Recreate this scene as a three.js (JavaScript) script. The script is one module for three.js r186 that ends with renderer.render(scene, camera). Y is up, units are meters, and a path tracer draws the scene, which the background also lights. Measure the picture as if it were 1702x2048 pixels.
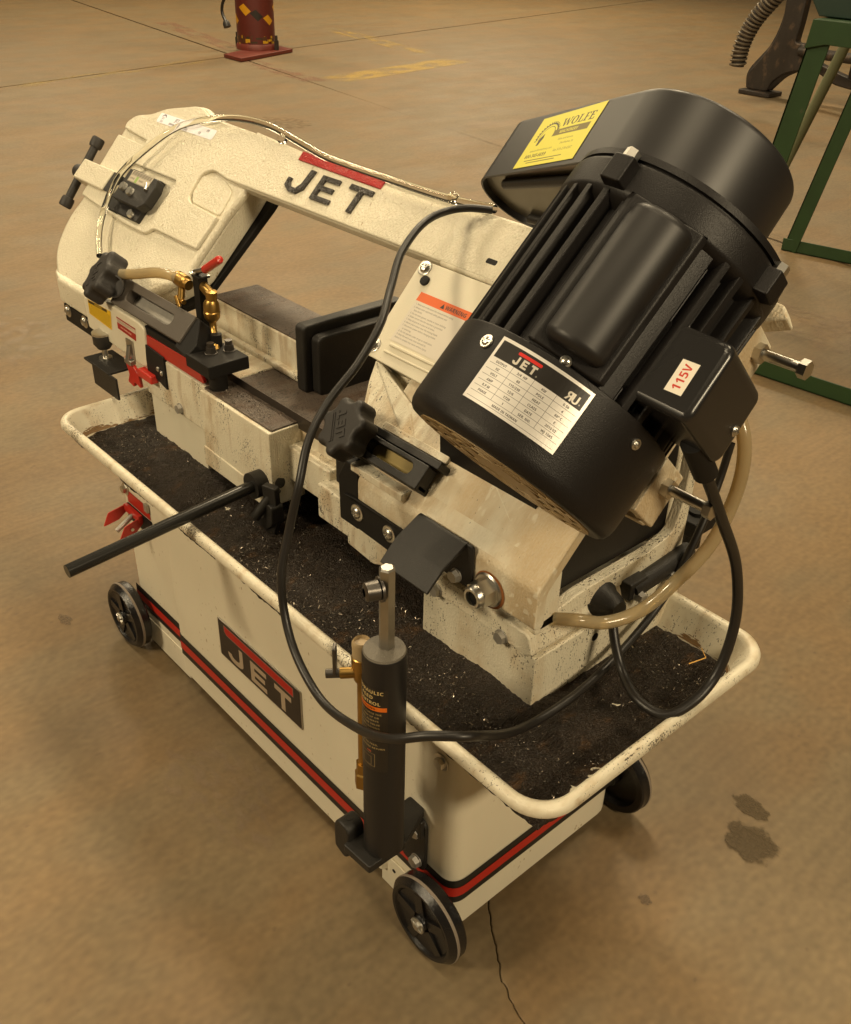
import * as THREE from 'three';
import { RoundedBoxGeometry } from 'three/addons/geometries/RoundedBoxGeometry.js';
import { RectAreaLightUniformsLib } from 'three/addons/lights/RectAreaLightUniformsLib.js';
import { mergeGeometries } from 'three/addons/utils/BufferGeometryUtils.js';
import { createNoise2D, createNoise3D } from 'simplex-noise';

// ---------------------------------------------------------------- camera, exposure, lamps
const scene = new THREE.Scene();
const renderer = new THREE.WebGLRenderer({ antialias: true });
renderer.toneMapping = THREE.LinearToneMapping;
renderer.toneMappingExposure = 1.0;
renderer.shadowMap.enabled = true;
RectAreaLightUniformsLib.init();
const camera = new THREE.PerspectiveCamera(55.387, 851 / 1024, 0.05, 120);
{
  const yaw = -0.83079, pitch = -0.56555, roll = 0.02974;
  const f = new THREE.Vector3(Math.sin(yaw) * Math.cos(pitch), Math.sin(pitch), -Math.cos(yaw) * Math.cos(pitch));
  const r = new THREE.Vector3().crossVectors(f, new THREE.Vector3(0, 1, 0)).normalize();
  const u = new THREE.Vector3().crossVectors(r, f);
  const r2 = r.clone().multiplyScalar(Math.cos(roll)).addScaledVector(u, Math.sin(roll));
  const u2 = u.clone().multiplyScalar(Math.cos(roll)).addScaledVector(r, -Math.sin(roll));
  camera.position.set(0.5875, 1.2574, 0.6061);
  camera.quaternion.setFromRotationMatrix(new THREE.Matrix4().makeBasis(r2, u2, f.clone().negate()));
  camera.updateMatrixWorld();
}
scene.background = new THREE.Color().setRGB(0.05, 0.04, 0.024);   // dim light of the hall around
const LAMP = new THREE.Color().setRGB(1.0, 0.81, 0.52);
const LAMPS = [   // [x, y, z, w, d, intensity, aimed at]
  [-2.6, 4.6, -2.2, 1.3, 0.7, 46],
  [0.4, 4.6, -2.4, 1.3, 0.7, 24],
  [-5.2, 4.6, 1.0, 1.3, 0.7, 37],
  [-1.9, 3.9, 4.6, 1.3, 0.7, 64, [-0.4, 0.4, 0]],
  [4.6, 3.8, 0.3, 1.3, 0.7, 62, [0, 0.4, -0.1]],
  [0.25, 4.6, 0.7, 1.3, 0.7, 9],
  [-7.0, 4.8, -3.6, 1.4, 0.8, 54],
  [-3.5, 4.8, -8.0, 1.4, 0.8, 44],
  [-9.5, 4.8, -9.5, 1.6, 0.9, 90],
  [-12, 4.8, -4.2, 1.6, 0.9, 48],
];

// ---------------------------------------------------------------- helpers
let seed = 20240611;
const rnd = () => { seed = (seed * 1664525 + 1013904223) >>> 0; return seed / 4294967296; };
const n2 = createNoise2D(rnd), n3 = createNoise3D(rnd);
const V = (x, y, z) => new THREE.Vector3(x, y, z);
const S = Math.SQRT1_2;
const ARM = new THREE.Matrix4().makeBasis(V(1, 0, 0), V(0, S, -S), V(0, S, S));      // the saw head is tilted 45 degrees: u along, v up the face, n out of the face
const armPoint = (u, v, n) => V(u, (v + n) * S, (n - v) * S);
const arm = (g) => g.applyMatrix4(ARM);
const clampf = (x, a, b) => Math.min(b, Math.max(a, x));

function boxUV(g, scale = 1) {               // uv in metres by the main direction of each face
  if (g.index) g = g.toNonIndexed();
  const p = g.attributes.position, uv = new Float32Array(p.count * 2), a = V(), b = V(), c = V(), n = V();
  for (let i = 0; i < p.count; i += 3) {
    a.fromBufferAttribute(p, i); b.fromBufferAttribute(p, i + 1); c.fromBufferAttribute(p, i + 2);
    n.crossVectors(b.clone().sub(a), c.clone().sub(a));
    const x = Math.abs(n.x), y = Math.abs(n.y), z = Math.abs(n.z);
    [a, b, c].forEach((q, k) => {
      const [s, t] = x > y && x > z ? [q.z, q.y] : y > z ? [q.x, q.z] : [q.x, q.y];
      uv[(i + k) * 2] = s * scale; uv[(i + k) * 2 + 1] = t * scale;
    });
  }
  g.setAttribute('uv', new THREE.BufferAttribute(uv, 2));
  return g;
}
function clean(g) {
  if (g.index) g = g.toNonIndexed();
  for (const k of Object.keys(g.attributes)) if (!['position', 'normal', 'uv'].includes(k)) g.deleteAttribute(k);
  g.clearGroups?.();
  return g;
}
const join = (...l) => mergeGeometries(l.flat().map(clean), false);
const shapeOf = (pts) => new THREE.Shape(pts.map(([x, y]) => new THREE.Vector2(x, y)));
function roundShape(pts, r) {                // polygon with rounded corners; r may be a list
  const s = new THREE.Shape(), n = pts.length;
  for (let i = 0; i < n; i++) {
    const p = pts[i], a = pts[(i + n - 1) % n], b = pts[(i + 1) % n], rr = Array.isArray(r) ? r[i] : r;
    const la = Math.hypot(a[0] - p[0], a[1] - p[1]), lb = Math.hypot(b[0] - p[0], b[1] - p[1]), k = Math.min(rr, la * 0.49, lb * 0.49);
    const p1 = [p[0] + (a[0] - p[0]) / la * k, p[1] + (a[1] - p[1]) / la * k], p2 = [p[0] + (b[0] - p[0]) / lb * k, p[1] + (b[1] - p[1]) / lb * k];
    i ? s.lineTo(...p1) : s.moveTo(...p1);
    if (k > 1e-5) s.quadraticCurveTo(p[0], p[1], ...p2);
  }
  s.closePath();
  return s;
}
function ext(shape, z0, z1, bevel = 0, curve = 5) {
  const g = new THREE.ExtrudeGeometry(shape, { depth: z1 - z0 - 2 * bevel, bevelEnabled: bevel > 0, bevelThickness: bevel, bevelSize: bevel, bevelOffset: -bevel, bevelSegments: 3, curveSegments: curve });
  return g.translate(0, 0, z0 + bevel);
}
const plate = (pts, z0, z1, bevel = 0.002, r = 0.003) => ext(roundShape(pts, r), z0, z1, bevel);
const rect = (x0, y0, x1, y1) => [[x0, y0], [x1, y0], [x1, y1], [x0, y1]];
function rbox(x0, x1, y0, y1, z0, z1, r = 0.003) {
  const w = x1 - x0, h = y1 - y0, d = z1 - z0;
  return new RoundedBoxGeometry(w, h, d, 2, Math.min(r, w / 2.01, h / 2.01, d / 2.01)).translate((x0 + x1) / 2, (y0 + y1) / 2, (z0 + z1) / 2);
}
function rod(a, b, r, r2 = r, seg = 20) {      // a capped cylinder from a to b
  const d = b.clone().sub(a), g = new THREE.CylinderGeometry(r2, r, d.length(), seg);
  g.applyQuaternion(new THREE.Quaternion().setFromUnitVectors(V(0, 1, 0), d.clone().normalize()));
  return g.translate(...a.clone().add(b).multiplyScalar(0.5).toArray());
}
function turned(profile, at, dir, seg = 28) {  // lathe profile [[r, h] ...] standing at a point along a direction
  const g = new THREE.LatheGeometry(profile.map(([r, h]) => new THREE.Vector2(Math.max(r, 1e-4), h)), seg);
  g.applyQuaternion(new THREE.Quaternion().setFromUnitVectors(V(0, 1, 0), dir.clone().normalize()));
  return g.translate(at.x, at.y, at.z);
}
function tube(pts, r, seg = 120, rad = 12) {
  return new THREE.TubeGeometry(new THREE.CatmullRomCurve3(pts.map((p) => Array.isArray(p) ? V(...p) : p), false, 'centripetal'), seg, r, rad, false);
}
function hexBolt(at, dir, r = 0.008, h = 0.006, washer = 1.45) {
  const d = dir.clone().normalize();
  const w = turned([[0, 0], [r * washer, 0], [r * washer, 0.0012], [r * washer * 0.92, 0.0018], [0, 0.0018]], at, d, 24);
  const head = new THREE.CylinderGeometry(r * 0.93, r, h, 6).toNonIndexed(); head.computeVertexNormals();
  head.applyQuaternion(new THREE.Quaternion().setFromUnitVectors(V(0, 1, 0), d)).translate(...at.clone().addScaledVector(d, 0.0018 + h / 2).toArray());
  return join(w, head);
}
function panScrew(at, dir, r = 0.008, h = 0.005) {
  const d = dir.clone().normalize();
  const w = turned([[0, 0], [r * 1.5, 0], [r * 1.5, 0.0012], [r * 1.35, 0.0018], [0, 0.0018]], at, d, 24);
  const q = new THREE.Quaternion().setFromUnitVectors(V(0, 1, 0), d);
  const head = turned([[r, 0.0016], [r, h * 0.5], [r * 0.8, h * 0.85], [r * 0.42, h], [r * 0.34, h * 0.55], [0, h * 0.5]], at, d, 20);
  const slots = [0, 1].map((k) => new THREE.BoxGeometry(k ? r * 1.25 : r * 0.22, 0.0006, k ? r * 0.22 : r * 1.25).translate(0, h * 0.93, 0).applyQuaternion(q).translate(at.x, at.y, at.z));
  return join(w, head, slots);
}

function smoothNormals(g, minDot) {             // smooth across shallow edges of a triangle soup, large faces weighing more
  const p = g.attributes.position, N = p.count, fn = new Float32Array(N * 3), un = new Float32Array(N * 3), out = new Float32Array(N * 3), map = new Map(), P = p.array;
  for (let i = 0; i < N; i += 3) {
    const o = i * 3, ax = P[o], ay = P[o + 1], az = P[o + 2], bx = P[o + 3] - ax, by = P[o + 4] - ay, bz = P[o + 5] - az, cx = P[o + 6] - ax, cy = P[o + 7] - ay, cz = P[o + 8] - az;
    const x = by * cz - bz * cy, y = bz * cx - bx * cz, z = bx * cy - by * cx, l = Math.hypot(x, y, z) || 1;
    for (let k = 0; k < 3; k++) { const q = (i + k) * 3; fn[q] = x; fn[q + 1] = y; fn[q + 2] = z; un[q] = x / l; un[q + 1] = y / l; un[q + 2] = z / l; }
  }
  for (let i = 0; i < N; i++) {
    const k = (Math.round(P[i * 3] * 5e4) * 73856093 ^ Math.round(P[i * 3 + 1] * 5e4) * 19349663 ^ Math.round(P[i * 3 + 2] * 5e4) * 83492791) | 0;
    const l = map.get(k); l ? l.push(i) : map.set(k, [i]);
  }
  for (const l of map.values()) for (const i of l) {
    let x = 0, y = 0, z = 0;
    for (const j of l) {
      if (Math.abs(P[i * 3] - P[j * 3]) + Math.abs(P[i * 3 + 1] - P[j * 3 + 1]) + Math.abs(P[i * 3 + 2] - P[j * 3 + 2]) > 6e-5) continue;
      if (un[i * 3] * un[j * 3] + un[i * 3 + 1] * un[j * 3 + 1] + un[i * 3 + 2] * un[j * 3 + 2] > minDot) { x += fn[j * 3]; y += fn[j * 3 + 1]; z += fn[j * 3 + 2]; }
    }
    const q = Math.hypot(x, y, z); out[i * 3] = q ? x / q : un[i * 3]; out[i * 3 + 1] = q ? y / q : un[i * 3 + 1]; out[i * 3 + 2] = q ? z / q : un[i * 3 + 2];
  }
  g.setAttribute('normal', new THREE.BufferAttribute(out, 3));
  return g;
}
function jetLetters(c, x, y, w, h) {            // three block letters filling a box
  const lw = w * 0.25, t = h * 0.27, gap = (w - 3 * lw) / 2;
  c.beginPath();                                  // J
  c.moveTo(x + lw - t * 0.95, y); c.lineTo(x + lw, y); c.lineTo(x + lw, y + h * 0.72); c.quadraticCurveTo(x + lw, y + h, x + lw * 0.5, y + h); c.quadraticCurveTo(x, y + h, x, y + h * 0.62); c.lineTo(x + t, y + h * 0.62); c.quadraticCurveTo(x + t, y + h * 0.76, x + lw * 0.5, y + h * 0.76); c.quadraticCurveTo(x + lw - t * 0.95, y + h * 0.76, x + lw - t * 0.95, y + h * 0.6); c.closePath(); c.fill();
  const ex = x + lw + gap;
  c.fillRect(ex, y, t, h);
  for (const k of [0, 0.385, 0.77]) c.fillRect(ex, y + h * k, lw * (k === 0.385 ? 0.9 : 1), h * 0.23);
  const tx = x + 2 * (lw + gap);
  c.fillRect(tx, y, lw, h * 0.25); c.fillRect(tx + lw / 2 - t / 2, y, t, h);
}
// ---------------------------------------------------------------- textures
function canvasTex(w, h, draw, srgb = true) {
  const c = document.createElement('canvas'); c.width = w; c.height = h;
  draw(c.getContext('2d'), w, h);
  const t = new THREE.CanvasTexture(c);
  if (srgb) t.colorSpace = THREE.SRGBColorSpace;
  t.anisotropy = 8;
  return t;
}
function dataTex(size, fn, srgb, repeat = 1) {  // fn(x, y in 0..1) -> [r, g, b] in 0..1 (linear unless srgb)
  const d = new Uint8Array(size * size * 4);
  for (let j = 0; j < size; j++) for (let i = 0; i < size; i++) {
    const c = fn(i / size, j / size), k = (j * size + i) * 4;
    d[k] = clampf(c[0], 0, 1) * 255; d[k + 1] = clampf(c[1], 0, 1) * 255; d[k + 2] = clampf(c[2], 0, 1) * 255; d[k + 3] = c.length > 3 ? clampf(c[3], 0, 1) * 255 : 255;
  }
  const t = new THREE.DataTexture(d, size, size, THREE.RGBAFormat);
  t.wrapS = t.wrapT = THREE.RepeatWrapping; t.magFilter = THREE.LinearFilter; t.minFilter = THREE.LinearMipmapLinearFilter; t.generateMipmaps = true;
  if (srgb) t.colorSpace = THREE.SRGBColorSpace;
  t.repeat.set(repeat, repeat); t.needsUpdate = true;
  return t;
}
const TAU = Math.PI * 2;
function tileNoise(x, y, f, seedZ = 0) {          // tiles over 0..1
  const r = f / TAU, a = x * TAU, b = y * TAU;
  return (n3(Math.cos(a) * r + seedZ, Math.sin(a) * r, Math.cos(b) * r * 0.9 + 7.1 + seedZ) + n3(Math.sin(b) * r + 3.3, Math.cos(a) * r + seedZ * 2.1, Math.sin(a) * r - 9.7)) * 0.5;
}
const fbm = (x, y, f, o = 4, z = 0) => { let s = 0, a = 0.5, k = 0; for (let i = 0; i < o; i++) { s += a * tileNoise(x, y, f * 2 ** i, z + i * 5.3); k += a; a *= 0.55; } return s / k; };
const toS = (c) => c <= 0.0031308 ? c * 12.92 : 1.055 * c ** (1 / 2.4) - 0.055;
const mixc = (a, b, t) => a.map((q, i) => q + (b[i] - q) * t);
const smooth = (a, b, x) => { const t = clampf((x - a) / (b - a), 0, 1); return t * t * (3 - 2 * t); };

const CREAM = [0.72, 0.665, 0.52];
// orange-peel / hammered relief of the thick sprayed paint
const peelBump = dataTex(512, (x, y) => { const v = 0.5 + 0.6 * tileNoise(x, y, 34, 2) + 0.3 * tileNoise(x, y, 70, 9); return [v, v, v]; }, false, 8);
const fineBump = dataTex(256, (x, y) => { const v = 0.5 + 0.5 * tileNoise(x, y, 60, 4); return [v, v, v]; }, false, 16);
const creamMap = dataTex(512, (x, y) => {
  const m = fbm(x, y, 5, 4, 3), sp = tileNoise(x, y, 70, 17), d = smooth(0.62, 0.72, sp) * smooth(-0.1, 0.35, tileNoise(x, y, 8, 40));
  let c = CREAM.map((q) => q * (1 + 0.05 * m));
  c = mixc(c, [0.30, 0.20, 0.09], d * 0.7);
  return c.map(toS);
}, true, 1.6);
const dirtyMap = dataTex(1024, (x, y) => {
  const m = fbm(x, y, 6, 5, 3), rust = smooth(-0.05, 0.5, fbm(x, y, 5, 5, 21)), st = smooth(0.1, 0.6, tileNoise(x, y * 0.25, 22, 33) + 0.3 * m);
  let c = CREAM.map((q) => q * (1 + 0.07 * m));
  c = mixc(c, [0.42, 0.27, 0.12], rust * 0.62);
  c = mixc(c, [0.32, 0.18, 0.07], st * 0.35);
  const sp = tileNoise(x, y, 150, 5) + 0.5 * tileNoise(x, y, 300, 8), w = tileNoise(x, y, 7, 60) + 0.4 * tileNoise(x, y, 16, 66);
  c = mixc(c, [0.028, 0.02, 0.014], smooth(0.78, 0.9, sp + 0.7 * w));
  return c.map(toS);
}, true, 2.2);
const dustedMap = dataTex(1024, (x, y) => {
  const m = fbm(x, y, 7, 5, 113), d = smooth(-0.45, 0.25, fbm(x, y, 4, 5, 121)), g = tileNoise(x, y, 230, 7), sp = tileNoise(x, y, 130, 5);
  let c = mixc(CREAM, [0.46, 0.325, 0.165], d * (0.72 + 0.2 * g)).map((q) => q * (1 + 0.08 * m + 0.05 * g));
  c = mixc(c, CREAM, smooth(0.5, 0.75, tileNoise(x, y, 45, 131) + 0.5 * tileNoise(x, y, 8, 133)) * 0.7);
  c = mixc(c, [0.035, 0.024, 0.016], smooth(0.8, 0.88, sp + 0.15 * m) * 0.9);
  return c.map(toS);
}, true, 2);
const grimyMap = dataTex(1024, (x, y) => {
  const m = fbm(x, y, 6, 5, 203), d = smooth(-0.1, 0.5, fbm(x, y, 5, 5, 211));
  let c = mixc(CREAM, [0.44, 0.29, 0.13], d * 0.6).map((q) => q * (1 + 0.08 * m));
  const sp = tileNoise(x, y, 170, 205) + 0.6 * tileNoise(x, y, 330, 208) + 0.7 * tileNoise(x, y, 7, 260) + 0.4 * tileNoise(x, y, 20, 266);
  c = mixc(c, [0.03, 0.021, 0.014], smooth(0.74, 0.86, sp));
  return c.map(toS);
}, true, 1.7);
const lipMap = dataTex(1024, (x, y) => {
  const m = fbm(x, y, 6, 4, 13), b = smooth(-0.1, 0.5, fbm(x, y, 8, 4, 71));
  let c = mixc(CREAM, [0.40, 0.27, 0.13], b * 0.6).map((q) => q * (1 + 0.1 * m));
  const sp = tileNoise(x, y, 190, 15) + 0.35 * tileNoise(x, y, 80, 18) + 0.6 * tileNoise(x, y, 5, 80);
  c = mixc(c, [0.035, 0.025, 0.016], smooth(0.5, 0.66, sp) * 0.9);
  return c.map(toS);
}, true, 2.5);
const sludgeMap = dataTex(1024, (x, y) => {
  const m = fbm(x, y, 8, 5, 31), r = smooth(0.12, 0.6, fbm(x, y, 7, 5, 51)), sp = smooth(0.5, 0.8, tileNoise(x, y, 170, 3));
  let c = mixc([0.026, 0.0165, 0.010], [0.105, 0.052, 0.017], r).map((q) => q * (1 + 0.5 * m));
  c = mixc(c, [0.11, 0.09, 0.075], sp * 0.5);
  return c.map(toS);
}, true, 3);
const sludgeBump = dataTex(1024, (x, y) => { const v = 0.5 + 0.3 * tileNoise(x, y, 110, 2) + 0.4 * tileNoise(x, y, 200, 9) + 0.2 * tileNoise(x, y, 30, 12); return [v, v, v]; }, false, 3);
const tableMap = dataTex(1024, (x, y) => {
  const m = fbm(x, y, 7, 5, 91), r = smooth(-0.1, 0.5, fbm(x, y, 9, 5, 95)), sp = tileNoise(x, y, 110, 23) + 0.5 * tileNoise(x, y, 9, 27);
  let c = mixc([0.105, 0.08, 0.062], [0.07, 0.038, 0.02], r).map((q) => q * (1 + 0.35 * m));
  c = mixc(c, [0.03, 0.022, 0.016], smooth(0.35, 0.6, sp));
  return c.map(toS);
}, true, 2.5);
const blackDust = dataTex(512, (x, y) => {
  const m = fbm(x, y, 9, 4, 41), sp = smooth(0.6, 0.85, tileNoise(x, y, 120, 44));
  let c = [0.0125, 0.011, 0.0095].map((q) => q * (1 + 0.4 * m));
  c = mixc(c, [0.12, 0.09, 0.06], sp * 0.4);
  return c.map(toS);
}, true, 3);
const steelMap = dataTex(512, (x, y) => { const m = fbm(x, y, 8, 4, 61); return [0.46, 0.44, 0.40].map((q) => toS(q * (1 + 0.22 * m))); }, true, 4);

const std = (o) => new THREE.MeshPhysicalMaterial(o);
const M = {
  cream: std({ map: creamMap, roughness: 0.25, bumpMap: peelBump, bumpScale: 0.0009 }),
  panel: std({ map: creamMap, roughness: 0.42, bumpMap: fineBump, bumpScale: 0.0002 }),
  dirty: std({ map: dirtyMap, roughness: 0.5, bumpMap: peelBump, bumpScale: 0.0006 }),
  dusted: std({ map: dustedMap, roughness: 0.55, bumpMap: peelBump, bumpScale: 0.0006 }),
  grimy: std({ map: grimyMap, roughness: 0.5, bumpMap: peelBump, bumpScale: 0.0006 }),
  lip: std({ map: lipMap, roughness: 0.34, bumpMap: fineBump, bumpScale: 0.0004 }),
  sludge: std({ map: sludgeMap, roughness: 0.45, bumpMap: sludgeBump, bumpScale: 0.006 }),
  table: std({ map: tableMap, roughness: 0.5, bumpMap: sludgeBump, bumpScale: 0.0012 }),
  motor: std({ color: new THREE.Color().setRGB(0.010, 0.0085, 0.008), specularIntensity: 0.55, roughness: 0.44, bumpMap: fineBump, bumpScale: 0.0002 }),
  gloss: std({ color: new THREE.Color().setRGB(0.011, 0.0095, 0.009), roughness: 0.46 }),
  guard: std({ color: new THREE.Color().setRGB(0.016, 0.0145, 0.0145), roughness: 0.4 }),
  boxBlack: std({ color: new THREE.Color().setRGB(0.016, 0.015, 0.0145), roughness: 0.27 }),
  plastic: std({ color: new THREE.Color().setRGB(0.026, 0.023, 0.021), roughness: 0.55, bumpMap: fineBump, bumpScale: 0.0002 }),
  dusty: std({ map: blackDust, roughness: 0.5, bumpMap: fineBump, bumpScale: 0.0003 }),
  dark: std({ color: new THREE.Color().setRGB(0.008, 0.007, 0.006), specularIntensity: 0.6, roughness: 0.6 }),
  rubber: std({ color: new THREE.Color().setRGB(0.022, 0.02, 0.018), roughness: 0.45, bumpMap: fineBump, bumpScale: 0.0002 }),
  cord: std({ color: new THREE.Color().setRGB(0.014, 0.012, 0.0105), roughness: 0.4 }),
  greyCord: std({ color: new THREE.Color().setRGB(0.055, 0.05, 0.043), roughness: 0.5 }),
  wheel: std({ color: new THREE.Color().setRGB(0.009, 0.008, 0.008), roughness: 0.24, bumpMap: fineBump, bumpScale: 0.0003 }),
  scuff: std({ color: new THREE.Color().setRGB(0.22, 0.18, 0.14), roughness: 0.6, bumpMap: fineBump, bumpScale: 0.0006 }),
  zinc: std({ color: new THREE.Color().setRGB(0.62, 0.60, 0.55), metalness: 1, roughness: 0.3 }),
  steel: std({ map: steelMap, metalness: 1, roughness: 0.34 }),
  oldSteel: std({ map: steelMap, metalness: 0.85, roughness: 0.5 }),
  darkSteel: std({ color: new THREE.Color().setRGB(0.12, 0.11, 0.1), metalness: 0.9, roughness: 0.38 }),
  blade: std({ color: new THREE.Color().setRGB(0.13, 0.11, 0.095), metalness: 0.9, roughness: 0.4 }),
  brass: std({ color: new THREE.Color().setRGB(0.44, 0.27, 0.08), metalness: 1, roughness: 0.38 }),
  red: std({ color: new THREE.Color().setRGB(0.42, 0.02, 0.012), roughness: 0.36 }),
  redVinyl: std({ color: new THREE.Color().setRGB(0.52, 0.03, 0.02), roughness: 0.28 }),
  stripeRed: std({ color: new THREE.Color().setRGB(0.45, 0.022, 0.012), roughness: 0.42 }),
  stripeBlack: std({ color: new THREE.Color().setRGB(0.014, 0.012, 0.01), roughness: 0.42 }),
  hose: std({ color: new THREE.Color().setRGB(0.96, 0.94, 0.86), roughness: 0.04, transmission: 1, thickness: 0.008, ior: 1.36 }),
  hoseTan: std({ color: new THREE.Color().setRGB(0.66, 0.55, 0.34), roughness: 0.16, transmission: 0.62, thickness: 0, ior: 1.45 }),
  lampGlow: new THREE.MeshStandardMaterial({ color: 0x000000, emissive: LAMP, emissiveIntensity: 6 }),
};
const label = (tex, o = {}) => std({ map: tex, roughness: 0.45, ...o });

// ---------------------------------------------------------------- object builders
const used = {};
function numbered(name) { const n = used[name] = (used[name] ?? -1) + 1; return n ? `${name}_${String(n).padStart(3, '0')}` : name; }
let ROOT = null, ORIGIN = V();
function thing(name, text, category, at, extra = {}) {
  const o = new THREE.Group(); o.name = numbered(name); o.position.copy(at); o.userData = { label: text, category, ...extra };
  scene.add(o); ROOT = o; ORIGIN = at.clone();
  return o;
}
function part(name, geos, mat, parent = ROOT, text, raw = false) {       // geometry is given in world metres
  let g = Array.isArray(geos) ? join(geos) : clean(geos);
  if (!raw) g = smoothNormals(boxUV(g), 0.8);
  g.translate(-ORIGIN.x, -ORIGIN.y, -ORIGIN.z);
  const m = new THREE.Mesh(g, mat); m.name = name; m.castShadow = m.receiveShadow = true;
  if (text) m.userData.label = text;
  parent.add(m);
  return m;
}
function quadUV(a, b, c, d, nu = 1) {          // a sticker: corners bottom-left, bottom-right, top-right, top-left
  const g = new THREE.BufferGeometry();
  g.setAttribute('position', new THREE.Float32BufferAttribute([a, b, c, a, c, d].flatMap((p) => p.toArray()), 3));
  g.setAttribute('uv', new THREE.Float32BufferAttribute([0, 0, 1, 0, 1, 1, 0, 0, 1, 1, 0, 1], 2));
  g.computeVertexNormals();
  return g;
}
function mesh1(name, g, mat, text, category, extra = {}) {
  const m = new THREE.Mesh(g, mat); m.name = numbered(name); m.castShadow = m.receiveShadow = true;
  m.userData = { ...(text ? { label: text } : {}), ...(category ? { category } : {}), ...extra };
  scene.add(m);
  return m;
}
//#LAMPS
for (const [x, y, z, w, d, I, aim] of LAMPS) {
  const l = new THREE.RectAreaLight(LAMP, I, w, d), to = V(...(aim ?? [x, 0, z + 1e-4])), dir = to.clone().sub(V(x, y, z)).normalize();
  l.position.set(x, y, z).addScaledVector(dir, 0.012); l.lookAt(to); scene.add(l);
  thing('ceiling_lamp', 'flat warm hall lamp hanging high over the floor, outside the picture', 'lamp', V(x, y, z), { group: 'hall lamps overhead' });
  const turn = new THREE.Matrix4().makeRotationFromQuaternion(l.quaternion).setPosition(x, y, z);          // local -z is the lit side
  part('lamp_housing', rbox(-w / 2 - 0.04, w / 2 + 0.04, -d / 2 - 0.04, d / 2 + 0.04, 0.006, 0.1, 0.01).applyMatrix4(turn), std({ color: 0xcccccc, roughness: 0.5 }));
  part('diffuser', rbox(-w / 2, w / 2, -d / 2, d / 2, -0.006, 0.005, 0.002).applyMatrix4(turn), M.lampGlow);
}
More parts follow.
